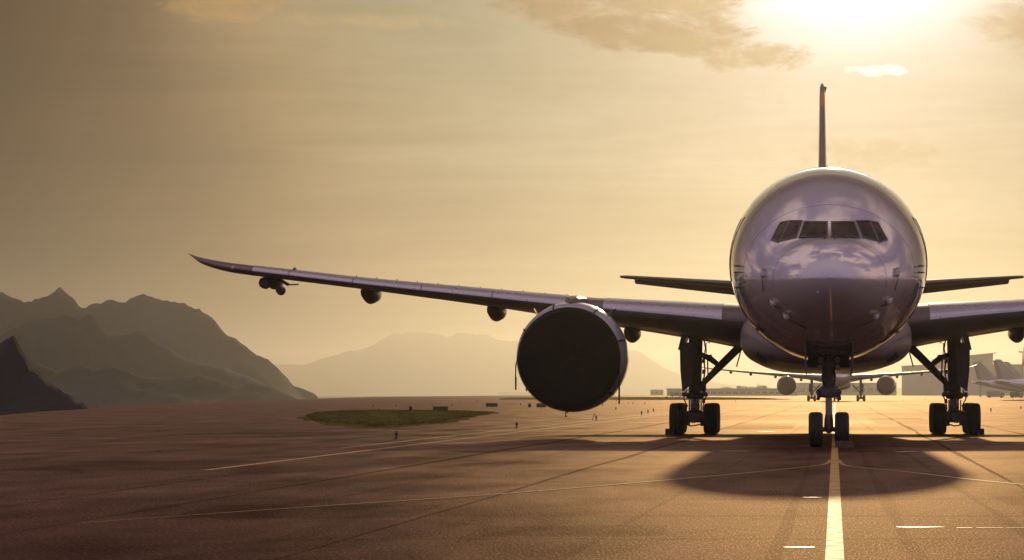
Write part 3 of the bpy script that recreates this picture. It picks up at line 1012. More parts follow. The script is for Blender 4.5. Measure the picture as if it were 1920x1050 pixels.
        if side < 0:
            # outboard fairing end with its open fittings, hanging under the left wing
            tc_ = wing_pt(WING, 23.55, -.99, side)
            m = MB()
            m.lathe([(-1.55, .20), (-1.5, .25), (-1.2, .26), (-1.1, .22)], (side * 24.0, tc_[1], tc_[2] - .30), 'Y', 14)
            m.lathe([(-1.55, .16), (-1.2, .21), (-1.05, .12)], (side * 23.35, tc_[1], tc_[2] - .62), 'Y', 14)
            m.tube([(side * 24.0, tc_[1] - 1.3, tc_[2] - .25), (side * 23.4, tc_[1] - 1.3, tc_[2] - .15), (side * 23.0, tc_[1] - 1.3, tc_[2] - .38)], .07, 8)
            m.tube([(side * 23.1, tc_[1] - 1.3, tc_[2] - .38), (side * 22.55, tc_[1] - 1.4, tc_[2] - .36)], .03, 8)
            m.build('fairing_fitting', STEEL, wo)
        # navigation lamp in the leading edge near the tip
        m = MB()
        p = wing_pt(WING, 25.2, 0.02, side)
        m.lathe([(-.06, .03), (0, .09), (.12, .12), (.3, .10)], p, 'Y', 12)
        m.build('navigation_lamp', LENS, wo)
        # small vortex generators on the upper skin
        for k_ in range(11):
            yv = 10.3 + .92 * k_
            p = Vector(wing_pt(WING, yv, .50, side))
            m = MB()
            m.box(p + Vector((0, 0, .03)), (.03, .14, .07))
            m.build('vortex_generator', STEEL, wo)
        m = MB()
        p = Vector(wing_pt(WING, 22.3, .40, side))
        m.box(p + Vector((0, 0, .06)), (.16, .24, .12), taper=.6)
        m.build('sensor_blister', GREY, wo)

        # engine
        ex, es, ez = side * 9.56, 23.0, 3.04
        m = MB()
        m.lathe([(.14, 1.80), (.5, 1.945), (1.0, 2.04), (1.8, 2.09), (2.6, 2.07), (3.6, 1.92), (4.6, 1.70), (5.4, 1.48), (5.42, 1.40), (4.6, 1.50), (3.0, 1.62), (1.5, 1.60), (.6, 1.58), (.1, 1.62)], (ex, es, ez), 'Y', 72, caps=False)
        droop(m, es)
        eng = m.build('engine', NAC, root, sharp=50)
        m = MB()
        m.lathe([(.10, 1.615), (.02, 1.66), (.0, 1.71), (.03, 1.765), (.10, 1.80), (.22, 1.858), (.36, 1.905)], (ex, es, ez), 'Y', 72, caps=False)
        droop(m, es)
        m.build('inlet_lip', POLISH, eng, sharp=None, solid=0.012)
        m = MB()
        m.lathe([(.9, .02), (1.0, .22), (1.3, .42), (1.6, .50)], (ex, es, ez), 'Y', 28)
        m.build('spinner', STEEL, eng)
        m = MB()
        for k_ in range(22):
            a = 2 * PI * k_ / 22
            ca, sa = math.cos(a), math.sin(a)
            vsx = []
            for rr, tw in ((.45, .15), (1.0, .5), (1.56, .8)):
                for q in (-.2, .2):
                    tx, ty = q * math.sin(tw), q * math.cos(tw)
                    vsx.append((ex + rr * ca - tx * sa, es + 1.55 + ty, ez + rr * sa + tx * ca))
            m.add(vsx, [(0, 1, 3, 2), (2, 3, 5, 4)])
        m.build('fan', STEEL, eng, fix=False)
        m = MB()
        m.lathe([(4.0, 1.2), (5.6, 1.02), (6.8, .72), (6.82, .62), (6.8, .40), (7.8, .05)], (ex, es, ez), 'Y', 40)
        m.build('core_cowl', STEEL, eng)
        # pylon
        m = MB()
        rings = []
        for s_, zb, zt, hw in ((.9, 1.95, 2.06, .06), (1.5, 1.95, 2.22, .22), (3.0, 1.80, 2.36, .28), (5.0, 1.2, 2.38, .28), (7.0, .9, 2.1, .27), (9.5, 1.25, 1.85, .16)):
            rings.append([(ex + hw * a, es + s_, ez + b) for a, b in ((-1, zb), (1, zb), (1, zt - .08), (.5, zt), (-.5, zt), (-1, zt - .08))])
        m.rings(rings)
        m.build('pylon', GREY, eng, sharp=30)
        for sg in (-1, 1):
            m = MB()
            a = R(50)
            ca, sa = math.cos(a) * sg, math.sin(a)
            nrm = Vector((-sa * sg, 0, abs(ca))) * .012

            def rp(s_, r_):
                return Vector((ex + r_ * ca, es + s_, ez + r_ * sa))
            base_ = [rp(1.3, 2.0), rp(2.9, 2.0), rp(2.9, 2.44), rp(2.2, 2.36)]
            m.rings([[p_ + nrm for p_ in base_], [p_ - nrm for p_ in base_]])
            m.build('strake', GREY, eng)

    # tailplane with drooped elevator
    for side in (-1, 1):
        m = MB()
        rings = []
        for y, le, ch, z_, th in ((.4, 60.0, 5.6, 6.95, .10), (1.2, 60.6, 5.3, 7.02, .10), (10.4, 67.2, 1.9, 7.86, .095), (10.75, 67.6, 1.6, 7.89, .08)):
            rings.append([(side * y, a, z_ + b * ch) for a, b in section_ring(le, ch, th)])
        m.rings(rings)
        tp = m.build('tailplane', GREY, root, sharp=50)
        m = MB()
        rings = []
        for y, le, ch, z_ in ((.7, 65.1, 2.1, 6.88), (1.4, 65.5, 2.0, 6.96), (10.05, 68.7, .95, 7.78)):
            a = R(13)
            rings.append([(side * y, le + (p - le) * math.cos(a) + q * ch * math.sin(a), z_ + q * ch - (p - le) * math.sin(a)) for p, q in section_ring(le, ch, .12)])
        m.rings(rings)
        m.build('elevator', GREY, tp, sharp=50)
    # fin with rudder turned a little
    m = MB()
    rings = []
    for z_, le, ch, th in ((8.3, 54.5, 9.2, .058), (9.2, 57.0, 7.9, .070), (17.3, 65.2, 3.4, .088), (17.85, 65.9, 2.9, .088), (18.05, 66.5, 2.0, .06)):
        rings.append([(b * ch, a, z_) for a, b in section_ring(le, ch, th)])
    m.rings(rings)
    fin = m.build('tail_fin', TAIL, root, sharp=50)
    m = MB()
    rings = []
    for z_, le, ch in ((8.8, 64.6, 3.1), (9.2, 64.7, 3.0), (17.55, 68.35, 1.35)):
        a = R(-5)
        rings.append([(q * ch * math.cos(a) + (p - le) * math.sin(a), le + (p - le) * math.cos(a), z_) for p, q in section_ring(le, ch, .10)])
    m.rings(rings)
    m.build('rudder', GREY, fin, sharp=50)
    m = MB()
    m.tube([(0, 67.2, 17.95), (.17, 67.3, 17.9), (.17, 67.3, 17.6)], [.05, .09, .06], 8)
    m.build('tail_lamp', STEEL, fin)

    # nose gear
    gx, gs = 0.0, 5.9
    m = MB()
    m.tube([(gx, gs + .1, 3.3), (gx, gs, 1.95), (gx, gs, 1.62)], [.17, .16, .17], 16)
    m.lathe([(1.52, .12), (1.54, .27), (1.62, .32), (1.78, .32), (1.86, .27), (1.90, .17)], (gx, gs, 0), 'Z', 20)
    ng = m.build('nose_gear', GEARP, root)
    m = MB()
    m.tube([(gx, gs, 1.62), (gx, gs, .54)], .105, 16)
    m.build('piston', CHROME, ng)
    m = MB()
    m.tube([(gx, gs, 1.0), (gx, gs, .80), (gx, gs, .54), (gx, gs, .42)], [.11, .14, .15, .05], 14)
    m.tube([(-.46, gs, .545), (.46, gs, .545)], .075, 14)
    m.build('axle', GEARP, ng)
    m = MB()
    m.tube([(gx, gs + .22, 1.5), (gx, gs + .55, 1.05), (gx, gs + .2, .62)], .055, 8)
    m.build('torque_link', STEEL, ng)
    m = MB()
    m.tube([(gx, gs, 1.75), (-.24, gs + 1.3, 3.0)], .07, 10)
    m.tube([(gx, gs, 1.75), (.24, gs + 1.3, 3.0)], .07, 10)
    m.build('drag_brace', STEEL, ng)
    for sgn in (-1, 1):
        m = MB()
        m.lathe([(-.18, .04), (-.14, .10), (.14, .10), (.18, .04)], (sgn * .30, gs - .05, 1.70), 'Y', 12)
        m.tube([(sgn * .30, gs, 1.62), (sgn * .34, gs, 1.45)], [.07, .05], 8)
        m.build('steering_actuator', STEEL, ng)
        for zz, xx, rr in ((2.70, .26, .10), (2.46, .28, .085)):
            m = MB()
            m.lathe([(.14, .04), (.04, rr * .9), (-.02, rr), (-.045, rr)], (sgn * xx, gs - .22, zz), 'Y', 18)
            lh = m.build('landing_light', STEEL, ng)
            m = MB()
            m.lathe([(-.052, rr * .9), (-.07, rr * .7), (-.078, .01)], (sgn * xx, gs - .22, zz), 'Y', 18)
            m.build('lens', LENS, ng)
        # open bay door
        m = MB()
        rings = []
        for s_ in (4.0, 4.6, 5.4, 6.2, 7.0):
            zt = interp(F_BOT, s_) + .12
            rings.append([(sgn * .70, s_, zt), (sgn * .745, s_, zt), (sgn * .735, s_, 2.42), (sgn * .69, s_, 2.20), (sgn * .675, s_, 2.22)])
        m.rings(rings)
        m.build('gear_door', GEARP, ng)
        m = MB()
        for zz in (2.9, 2.6, 2.2):
            m.tube([(sgn * .16, gs - .12, zz + .2), (sgn * .21, gs - .2, zz), (sgn * .17, gs - .1, zz - .35)], .014, 6)
        m.tube([(sgn * .14, gs - .1, 2.5), (sgn * .19, gs - .16, 2.1), (sgn * .12, gs - .14, 1.9)], .02, 6)
        m.build('hose', DARK, ng)
    m = MB()
    m.box((0, 6.75, 2.72), (1.30, .9, .5))
    m.box((0, 5.5, 2.94), (1.30, 2.6, .12))
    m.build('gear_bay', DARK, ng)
    m = MB()
    m.box((0, 6.0, 2.58), (.62, .5, .16))
    m.build('bay_fitting', STEEL, ng)
    tyre, rim = wheel_meshes(.54, .445, 'nose')
    for sgn in (-1, 1):
        wh = put('wheel', tyre, (sgn * .405, gs, .545), ng)
        put('rim', rim, (sgn * .405, gs, .545), ng)

    # main gears
    tyre, rim = wheel_meshes(.635, .56, 'main')
    for side in (-1, 1):
        gx, gs = side * 5.33, 34.0
        m = MB()
        m.tube([(gx + side * -.02, gs + .15, 4.6), (gx - side * .02, gs, 3.4), (gx, gs, 2.1), (gx, gs, 1.62)], [.30, .28, .26, .26], 18)
        m.lathe([(1.42, .20), (1.46, .34), (1.60, .38), (1.70, .30)], (gx, gs, 0), 'Z', 18)
        g = m.build('main_gear', GEARP, root)
        m = MB()
        m.tube([(gx, gs, 1.5), (gx, gs, .75)], .19, 16)
        m.tube([(gx - .23, gs - .1, 1.4), (gx - .23, gs - .1, .85)], .035, 8)
        m.tube([(gx + .25, gs - .1, 1.4), (gx + .25, gs - .1, .85)], .03, 8)
        m.build('piston', CHROME, g)
        m = MB()
        m.tube([(gx, gs - 1.9, .66), (gx, gs + 1.9, .66)], .20, 14)
        m.box((gx, gs, .72), (.5, .9, .5))
        for ds in (-1.47, 0, 1.47):
            m.tube([(gx - .70, gs + ds, .64), (gx + .70, gs + ds, .64)], .13, 12)
            for sg in (-1, 1):
                m.lathe([(-.12, .30), (.12, .30)], (gx + sg * .40, gs + ds, .64), 'X', 16)
        m.build('bogie_beam', GEARP, g)
        m = MB()
        m.tube([(gx, gs - .3, 1.5), (gx, gs - .75, 1.15), (gx, gs - .3, .85)], .07, 8)
        m.build('torque_link', STEEL, g)
        i_ = -side
        m = MB()
        m.tube([(gx + i_ * .22, gs, 1.95), (gx + i_ * 1.05, gs - .3, 2.82), (gx + i_ * 1.75, gs - .6, 3.55)], [.11, .15, .12], 12)
        m.tube([(gx + i_ * .55, gs - .25, 2.22), (gx + i_ * 1.95, gs - .75, 3.55)], [.08, .09], 10)
        m.box((gx + i_ * .25, gs, 1.90), (.4, .4, .3))
        m.build('side_brace', GEARP, g)
        m = MB()
        m.tube([(gx + i_ * .2, gs - .1, 3.28), (gx + i_ * .62, gs - .2, 3.10), (gx + i_ * 1.0, gs - .25, 2.80)], [.10, .13, .10], 10)
        m.box((gx + i_ * .55, gs - .2, 3.16), (.30, .22, .18))
        m.build('lock_link', STEEL, g)
        for pts, rr in (([(gx + i_ * 1.92, gs - .7, 3.5), (gx + i_ * 1.72, gs - .72, 2.75)], .028), ([(gx + i_ * .52, gs - .25, 3.05), (gx + i_ * .54, gs - .25, 2.30)], .03),
                        ([(gx + i_ * .36, gs - .2, 3.95), (gx + i_ * .44, gs - .25, 3.5), (gx + i_ * .36, gs - .25, 3.1), (gx + i_ * .42, gs - .3, 2.6), (gx + i_ * .34, gs - .25, 2.1)], .03),
                        ([(gx + i_ * .62, gs - .2, 3.75), (gx + i_ * .46, gs - .28, 3.72), (gx + i_ * .48, gs - .3, 3.3)], .022),
                        ([(gx - i_ * .33, gs - .2, 1.8), (gx - i_ * .46, gs - .3, 1.45), (gx - i_ * .30, gs - .3, 1.15), (gx - i_ * .42, gs - .4, .9)], .028),
                        ([(gx + i_ * .33, gs - .2, 1.8), (gx + i_ * .50, gs - .3, 1.65), (gx + i_ * .33, gs - .3, 1.15), (gx + i_ * .40, gs - .4, .85)], .028),
                        ([(gx - .3, gs - 1.6, .42), (gx - .1, gs - 1.7, .34), (gx + .1, gs - 1.7, .37), (gx + .3, gs - 1.6, .42)], .03)):
            m = MB()
            m.tube(pts, rr, 6)
            m.build('hydraulic_line', STEEL, g)
        for dx_, zz, sz in [(i_ * .36, q, .13) for q in (3.0, 2.55, 2.2, 1.75, 1.35, 1.05)] + [(-.42, 1.62, .22), (.42, 1.62, .22)]:
            m = MB()
            m.box((gx + dx_, gs - .22, zz), (sz, .2, .18), taper=.8)
            m.build('valve_block', STEEL, g)
        # strut door
        m = MB()
        pr = [(-.02, 4.15), (-.10, 3.95), (.0, 3.55), (0, 1.92), (-.10, 1.74)]
        o_ = [(gx + side * .46, 3.75), (gx + side * .56, 3.45), (gx + side * .54, 2.6), (gx + side * .46, 1.76)]
        i2 = [(gx + side * .12, 2.02), (gx + side * .05, 2.6), (gx + side * .05, 3.75)]
        pl = o_ + i2
        m.rings([[(x_, gs - .50, z_) for x_, z_ in pl], [(x_, gs - .44, z_) for x_, z_ in pl]])
        m.rings([[(x_ + side * .05, gs - .44, z_) for x_, z_ in o_] + [(x_ - side * .05, gs - .44, z_) for x_, z_ in reversed(o_)], [(x_ + side * .02, gs + 1.1, z_) for x_, z_ in o_] + [(x_ - side * .08, gs + 1.1, z_) for x_, z_ in reversed(o_)]])
        m.build('strut_door', GREY, g, sharp=25)
        m = MB()
        pl = [(gx + side * .52, 4.1), (gx + side * .68, 3.45), (gx + side * .42, 3.55), (gx + side * .30, 4.1)]
        m.rings([[(x_, gs - .60, z_) for x_, z_ in pl], [(x_, gs + 1.4, z_) for x_, z_ in pl]])
        m.build('hinged_door', GREY, g, sharp=25)
        for ds in (-1.47, 0, 1.47):
            for sg in (-1, 1):
                put('wheel', tyre, (gx + sg * .69, gs + ds, .637), g)
                put('rim', rim, (gx + sg * .69, gs + ds, .637), g)
    return root


main = build_airliner('airliner')
main.location = (-0.135, 80, 0)
main.rotation_euler = (0, 0, 0.0079)
tag(main, 'large white twin-engine airliner facing the camera, nearest of all aircraft', 'airliner')
bpy.context.view_layer.update()
MW = main.matrix_basis.copy()


def on_main(o):
    o.matrix_basis = MW @ o.matrix_basis
    return o


# ------------------------------------------------------------------ covers and chocks on the airliner
def engine_cover(side):
    ex, es, ez = side * 9.56, 23.0, 3.04
    root = empty('engine_cover', (ex, es, ez - .09))
    rg = random.Random(2 + side)
    m = MB()
    rings = []
    n = 80
    prof = [(.24, 1.885), (.12, 1.86), (.0, 1.80), (-.07, 1.74), (-.10, 1.66), (-.115, 1.45), (-.12, 1.1), (-.125, .7), (-.13, .3), (-.13, .0005)]
    for a, r_ in prof:
        ring = []
        for k_ in range(n):
            q = 2 * PI * k_ / n
            sag = .05 * math.sin(5 * q + r_ * 3) * (r_ / 1.8) * (1 - r_ / 1.95) * 4 + .03 * math.sin(11 * q - r_ * 7) * (1 - r_ / 1.9)
            # diagonal fold across the fabric
            d_ = (r_ * math.cos(q) * .75 + r_ * math.sin(q) * -.66)
            sag -= .05 * math.exp(-((d_ - .75) / .16) ** 2) - .035 * math.exp(-((d_ - 1.1) / .12) ** 2)
            rr = r_ + (.012 if r_ > 1.75 else 0) * math.sin(24 * q)
            ring.append((rr * math.cos(q), a + (sag if r_ < 1.7 else 0), rr * math.sin(q)))
        rings.append(ring)
    m.rings(rings, True, False)
    m.build('cover_sheet', COVER, root, sharp=None)
    # hem cord round the lip
    m = MB()
    m.tube([(1.90 * math.cos(2 * PI * k_ / 48), .24, 1.90 * math.sin(2 * PI * k_ / 48)) for k_ in range(49)], .022, 6, caps=False)
    m.build('hem_cord', STRAP, root)
    for a_ in (62, 108, 148, 20, -40, 215):
        a = R(a_ if side < 0 else 180 - a_)
        m = MB()
        ca, sa = math.cos(a), math.sin(a)
        prof2 = [(.0, 1.83), (.24, 1.915), (.6, 2.0 + .02 * sa), (1.0, 2.07 + .04 * sa), (1.5, 2.10 + .07 * sa)]
        tx, tz = -sa * .028, ca * .028
        vsx = []
        for s_, r_ in prof2:
            for q, e in ((-1, .0), (1, .0), (1, .016), (-1, .016)):
                vsx.append(((r_ + e) * ca + q * tx, s_, (r_ + e) * sa + q * tz))
        m.rings([vsx[4 * i:4 * i + 4] for i in range(len(prof2))])
        m.build('strap', STRAP, root, sharp=30)
    for x_, z0, z1 in ((-1.985, -.25, -1.16), (1.86, -.5, -1.68)):
        m = MB()
        x_ *= -side if side > 0 else 1
        m.tube([(x_ * .965, .35, z0 + .35), (x_, .30, z0), (x_ * 1.005, .28, z0 - .4), (x_, .27, z0 - .45), (x_ * 1.0, .27, z1)], [.02, .025, .022, .034, .03], 8)
        m.build('loose_strap', STRAP, root)
    m = MB()
    m.tube([(-.05, .1, -1.86), (-.02, .06, -1.95), (-.12, .06, -2.02), (-.10, .06, -2.16)], [.03, .045, .03, .05], 8)
    m.build('knot', STRAP, root)
    return on_main(root)


tag(engine_cover(-1), 'black fabric cover strapped over the big engine inlet left of the nose', 'engine cover')
tag(engine_cover(1), 'black fabric cover on the engine beyond the right edge of the picture', 'engine cover')


def probe_cover(x, z, kind, label):
    p = fus_pt(x, z, .0)
    n = (fus_pt(x, z, .1) - p).normalized()
    root = empty('probe_cover', p)
    sg = 1 if x > 0 else -1
    fwd = (Vector((0, -1, 0)) - n * Vector((0, -1, 0)).dot(n)).normalized()
    dirs = (fwd * .4 + n * .3 + Vector((-sg * .5, 0, -.45))).normalized() if kind != 'hang' else Vector((0, -.25, -1)).normalized()
    m = MB()
    a = n * .05
    m.tube([a - dirs * .03, a + dirs * .04 + n * .01, a + dirs * .11 - n * .015, a + dirs * .17 + fwd * .02, a + dirs * .2], [.04, .07, .085, .08, .05], 10)
    m.build('sleeve', PCOVER, root)
    m = MB()
    m.tube([a - dirs * .08, a - dirs * .04, a - dirs * .025], [.03, .055, .05], 10)
    m.build('yellow_hem', PYEL, root)
    # streamer lying along the skin
    L = .62 if kind != 'short' else .12
    pts = []
    for k_ in range(7):
        t = k_ / 6
        if kind == 'hang':
            qx, qz = x - sg * .02 * k_ * .4 * (1 if x > 0 else -.4), z - .22 - .36 * t
        else:
            qx, qz = x - sg * (.16 + L * .75 * t), z - .16 - L * .42 * t
        pts.append(fus_pt(qx, qz, .02 + .05 * (1 - t)) - p)
    m = MB()
    m.tube([a + dirs * .22] + pts, .014, 6)
    m.build('streamer', STRAP, root)
    return tag(on_main(root), label, 'probe cover', 'sensor covers on the airliner nose')


probe_cover(-1.93, 5.28, 'hang', 'uppermost left probe cover with its streamer hanging straight down')
probe_cover(-1.68, 4.40, 'short', 'white and yellow probe cover on the left, middle one of three')
probe_cover(-1.30, 4.02, 'long', 'lowest left probe cover, streamer trailing towards the nose wheel')
probe_cover(1.97, 5.31, 'hang', 'uppermost right probe cover with its streamer hanging down')
probe_cover(1.78, 4.47, 'short', 'middle probe cover on the right side of the nose')
probe_cover(1.40, 4.03, 'long', 'lowest right probe cover, streamer trailing to the centre')


def chock(x, y, ln, label, mt=WOOD, dep=.32, hgt=.2):
    m = MB()
    m.rings([[(sx * ln / 2, p, q) for p, q in ((-dep / 2, .002), (dep / 2, .002), (dep * .28, hgt), (-dep * .10, hgt))] for sx in (-1, -.98, .98, 1)])
    o = m.build('wheel_chock', mt, None, sharp=30)
    o.location = (x, y, 0)
    tag(on_main(o), label, 'wheel chock', 'chocks at the airliner wheels')


chock(.47, 5.25, .56, 'yellowish chock in front of the right nose wheel')
chock(-6.28, 32.1, .34, 'dark chock outside the left main wheels', SIGNB, .4, .24)
chock(6.28, 32.1, .30, 'dark chock outside the right main wheels', SIGNB, .4, .24)

# ------------------------------------------------------------------ second airliner far behind
far = copy_tree(main, None, {'fuselage', 'belly_fairing', 'tailplane', 'elevator', 'tail_fin', 'rudder', 'engine', 'inlet_lip', 'core_cowl', 'nose_gear', 'piston', 'axle', 'wheel', 'rim', 'main_gear', 'bogie_beam', 'side_brace', 'lock_link', 'strut_door', 'cockpit_window', 'gear_door'})
far.name = 'airliner'
for o in list(far.children):
    if o.name.startswith('engine'):
        o.location.x += 1.05 if o.data.vertices[0].co.x > 0 else -1.05
        o.location.z += .35
    if o.name.startswith('belly'):
        o.scale = (.95, 1, .96)
for side in (-1, 1):
    wo = wing_mesh(WING2, side).build('wing', GREY, far, sharp=60)
    for yf in (7.6, 13.2, 18.6, 23.0):
        m = MB()
        p = wing_pt(WING2, yf, -.99, side)
        m.lathe([(-2.6, .05), (-2.2, .24), (-1.0, .34), (.3, .28), (1.0, .04)], (p[0], p[1], p[2] - .28), 'Y', 12)
        m.build('flap_fairing', GREY, wo)
    m = MB()
    ex = side * 10.47
    m.box((ex, 27.0, 5.5), (.4, 5.0, .7), taper=.7)
    m.build('pylon', GREY, wo)
far.location = (0.35, 566, 0)
far.rotation_euler = (0, 0, 0)
tag(far, 'second airliner with upswept wingtips, far off behind the nose wheel', 'airliner')
for side in (-1, 1):
    root = empty('engine_cover', (far.location.x + side * 10.47, 566 + 22.9, 3.39))
    m = MB()
    m.lathe([(.24, 1.90), (.0, 1.82), (-.10, 1.68), (-.16, 1.0), (-.18, .02)], (0, 0, 0), 'Y', 40)
    m.build('cover_sheet', mat('brown_cover_fabric', (0.12, 0.055, 0.04), 0.8, var=0.2, scale=1), root, sharp=None)
    tag(root, '%s of the two brown engine covers on the far airliner' % ('left' if side < 0 else 'right'), 'engine cover')

# parked airliners at the terminal, side on, tails towards the left
parked_keep = {'fuselage', 'belly_fairing', 'wing', 'tailplane', 'elevator', 'tail_fin', 'rudder', 'engine', 'inlet_lip', 'pylon', 'core_cowl', 'nose_gear', 'piston', 'wheel', 'main_gear', 'bogie_beam'}
for (x, y, rz, sc), lb in ((((1868 - 1565) * 1150 / 5200 + 60, 1150, R(88), 0.88), 'parked pale airliner, nearest of three tails at the right'),
                           (((1888 - 1565) * 1330 / 5200 + 63, 1330, R(86), 0.94), 'parked airliner whose tail shows behind the nearest tail'),
                           (((1826 - 1565) * 1260 / 5200 + 62, 1262, R(94), 0.90), 'parked airliner with darker tail beside the right main gear')):
    pk = copy_tree(main, None, parked_keep)
    pk.name = 'parked_airliner'
    pk.location = (x, y, 0)
    pk.rotation_euler = (0, 0, rz)
    pk.scale = (sc, sc, sc)
    tag(pk, lb, 'airliner', 'airliners parked at the terminal')
    for ch in pk.children:
        if ch.name.startswith('tail_fin'):
            ch.material_slots[0].link = 'OBJECT'
            ch.material_slots[0].material = HAZEFIN if 'darker' not in lb else CLAD  # haze put into the fin colour by a paler material


# ------------------------------------------------------------------ buildings far off
def building(name, x, y, sx, sy, h, label, wallm=CLAD, roofm=ROOFM, bays=0, rows_=0, slope=0.0, over=.6, zb=0.0):
    """box building: wall, roof slab with overhang, windows as separate panes on the side facing the apron"""
    root = empty(name, (x, y, zb))
    m = MB()
    vsx = [(-sx / 2, 0, -.2), (sx / 2, 0, -.2), (sx / 2, sy, -.2), (-sx / 2, sy, -.2), (-sx / 2, 0, h), (sx / 2, 0, h + slope), (sx / 2, sy, h + slope), (-sx / 2, sy, h)]
    m.add(vsx, [(3, 2, 1, 0), (4, 5, 6, 7), (0, 1, 5, 4), (1, 2, 6, 5), (2, 3, 7, 6), (3, 0, 4, 7)])
    m.build('wall', wallm, root, smooth=False)
    m = MB()
    a0, a1 = -sx / 2 - over, sx / 2 + over
    t = .5
    z0 = h + .003 - slope * over / sx
    z1 = h + slope + .003 + slope * over / sx
    m.add([(a0, -over, z0), (a1, -over, z1), (a1, sy + over, z1), (a0, sy + over, z0), (a0, -over, z0 + t), (a1, -over, z1 + t), (a1, sy + over, z1 + t), (a0, sy + over, z0 + t)],
          [(3, 2, 1, 0), (4, 5, 6, 7), (0, 1, 5, 4), (1, 2, 6, 5), (2, 3, 7, 6), (3, 0, 4, 7)])
    m.build('roof', roofm, root, smooth=False)
    if bays:
        m = MB()
        bw, rh = sx / bays * .82, h / (rows_ + .6) * .55
        m.box((0, -.04, 0), (bw, .16, rh))
        me = m.mesh('window', BGLASS, smooth=False)
        for i in range(bays):
            for j in range(rows_):
                put('window', me, (-sx / 2 + sx / bays * (i + .5), 0, h / (rows_ + .6) * (j + .75)), root)
    return tag(root, label, 'building')


building('terminal_building', 240, 2440, 206, 60, 27.0, 'long terminal building behind the parked airliners at the right', CLAD, ROOFM, 26, 1, 0, 1.6)
building('hangar', 113, 2400, 48, 80, 31.5, 'hangar with a rising roof beside the right main gear', CLAD, ROOFM, 0, 0, 5.0, 3.0)
building('hangar', 75, 2330, 34, 70, 24.6, 'lower grey hangar right of the nose gear', CLAD, ROOFM, 0, 0, 1.6, 1.0)
building('terminal_building', 8, 2420, 92, 30, 10.6, 'low building behind the second airliner', CLAD, ROOFM, 14, 1, 0, .8)
building('service_building', -181, 2820, 12.7, 8, 5.2, 'small square hut on the horizon left of the main gear', CLAD, ROOFM, 3, 1, 0, .3)
building('service_building', -163, 2830, 5, 5, 1.9, 'lowest hut on the horizon beside the small square hut', CLAD, ROOFM, 1, 1, 0, .2)
building('terminal_building', -76, 2050, 96, 40, 5.0, 'long low hazy building behind the left main gear', CLAD, ROOFM, 18, 1, 0, .6)
for x_, y_, w_, h_, lb in ((-71, 2040, 3.5, 6.8, 'rooftop plant room on the hazy building, left one'), (-52, 2040, 3, 7.0, 'rooftop plant room on the hazy building, right one')):
    building('plant_room', x_, y_ + 20, w_, 5, h_ - 5.55, lb, CLAD, ROOFM, 0, 0, 0, .1, 5.55)

# trees on the skyline behind the hazy building
def tree(x, y, h, wd, label):
    root = empty('tree', (x, y, 0))
    m = MB()
    m.tube([(0, 0, -.2), (.1, 0, h * .35), (-.05, 0, h * .7)], [.28, .2, .08], 8)
    for k_ in range(5):
        a = k_ * 1.3
        m.tube([(0, 0, h * (.35 + .06 * k_)), (math.cos(a) * wd * .3, math.sin(a) * wd * .3, h * (.55 + .07 * k_))], [.1, .03], 5)
    m.build('trunk', WOOD, root)
    rg = random.Random(int(x * 10))
    m = MB()
    for k_ in range(900):
        q = rg.uniform(0, 2 * PI)
        zz = rg.uniform(-1, 1)
        r_ = rg.random() ** .4 * (1 + .25 * math.sin(3 * q + x) + .2 * math.sin(5 * zz + q))
        c = Vector((math.cos(q) * math.sqrt(1 - zz * zz) * r_ * wd / 2, math.sin(q) * math.sqrt(1 - zz * zz) * r_ * wd / 2, h * .65 + zz * r_ * h * .33))
        a = Vector((rg.uniform(-1, 1), rg.uniform(-1, 1), rg.uniform(-1, 1))).normalized() * .35
        b = Vector((rg.uniform(-1, 1), rg.uniform(-1, 1), rg.uniform(-1, 1))).normalized() * .35
        m.add([c - a, c + b, c + a], [(0, 1, 2)])
    m.build('crown', LEAF, root, smooth=False, fix=False)
    return tag(root, label, 'tree', 'trees on the skyline')


for i, (px_, h_, wd, lb) in enumerate(((1362, 7.2, 10, 'broad tree behind the hazy building, leftmost'), (1398, 7.6, 9, 'tree behind the hazy building, second from the left'), (1412, 7.0, 10, 'tree left of the tallest tree by the hazy building'),
                                       (1425, 9.0, 9, 'tallest tree on the skyline left of the far engine'), (1437, 6.4, 10, 'small tree just left of the far engine'), (1450, 5.0, 9, 'lowest tree touching the far engine'))):
    tree((px_ - 1565) * 2110 / 5200, 2110 + 6 * i, h_, wd, lb)


# flood light mast and other masts
def mast(x, y, h, label):
    root = empty('light_mast', (x, y, 0))
    m = MB()
    m.tube([(0, 0, 0), (0, 0, h)], [.28, .14], 10)
    m.lathe([(0, .55), (.4, .55), (.42, .3)], (0, 0, 0), 'Z', 10)
    m.build('pole', STEEL, root)
    m = MB()
    m.box((0, 0, h - .1), (3.4, .4, .3))
    m.build('cross_arm', STEEL, root)
    for k_ in range(4):
        m = MB()
        m.box((-1.4 + .93 * k_, -.3, h + .25), (.7, .6, .55), taper=.8)
        m.build('flood_lamp', STEEL, root)
    return tag(root, label, 'light mast', 'flood light masts')


mast((1917 - 1565) * 1400 / 5200, 1400, 22.6, 'tall flood light mast at the right edge above the terminal')
mast((1838 - 1565) * 1380 / 5200, 1380, 12.5, 'shorter light mast behind the tail by the right main gear')


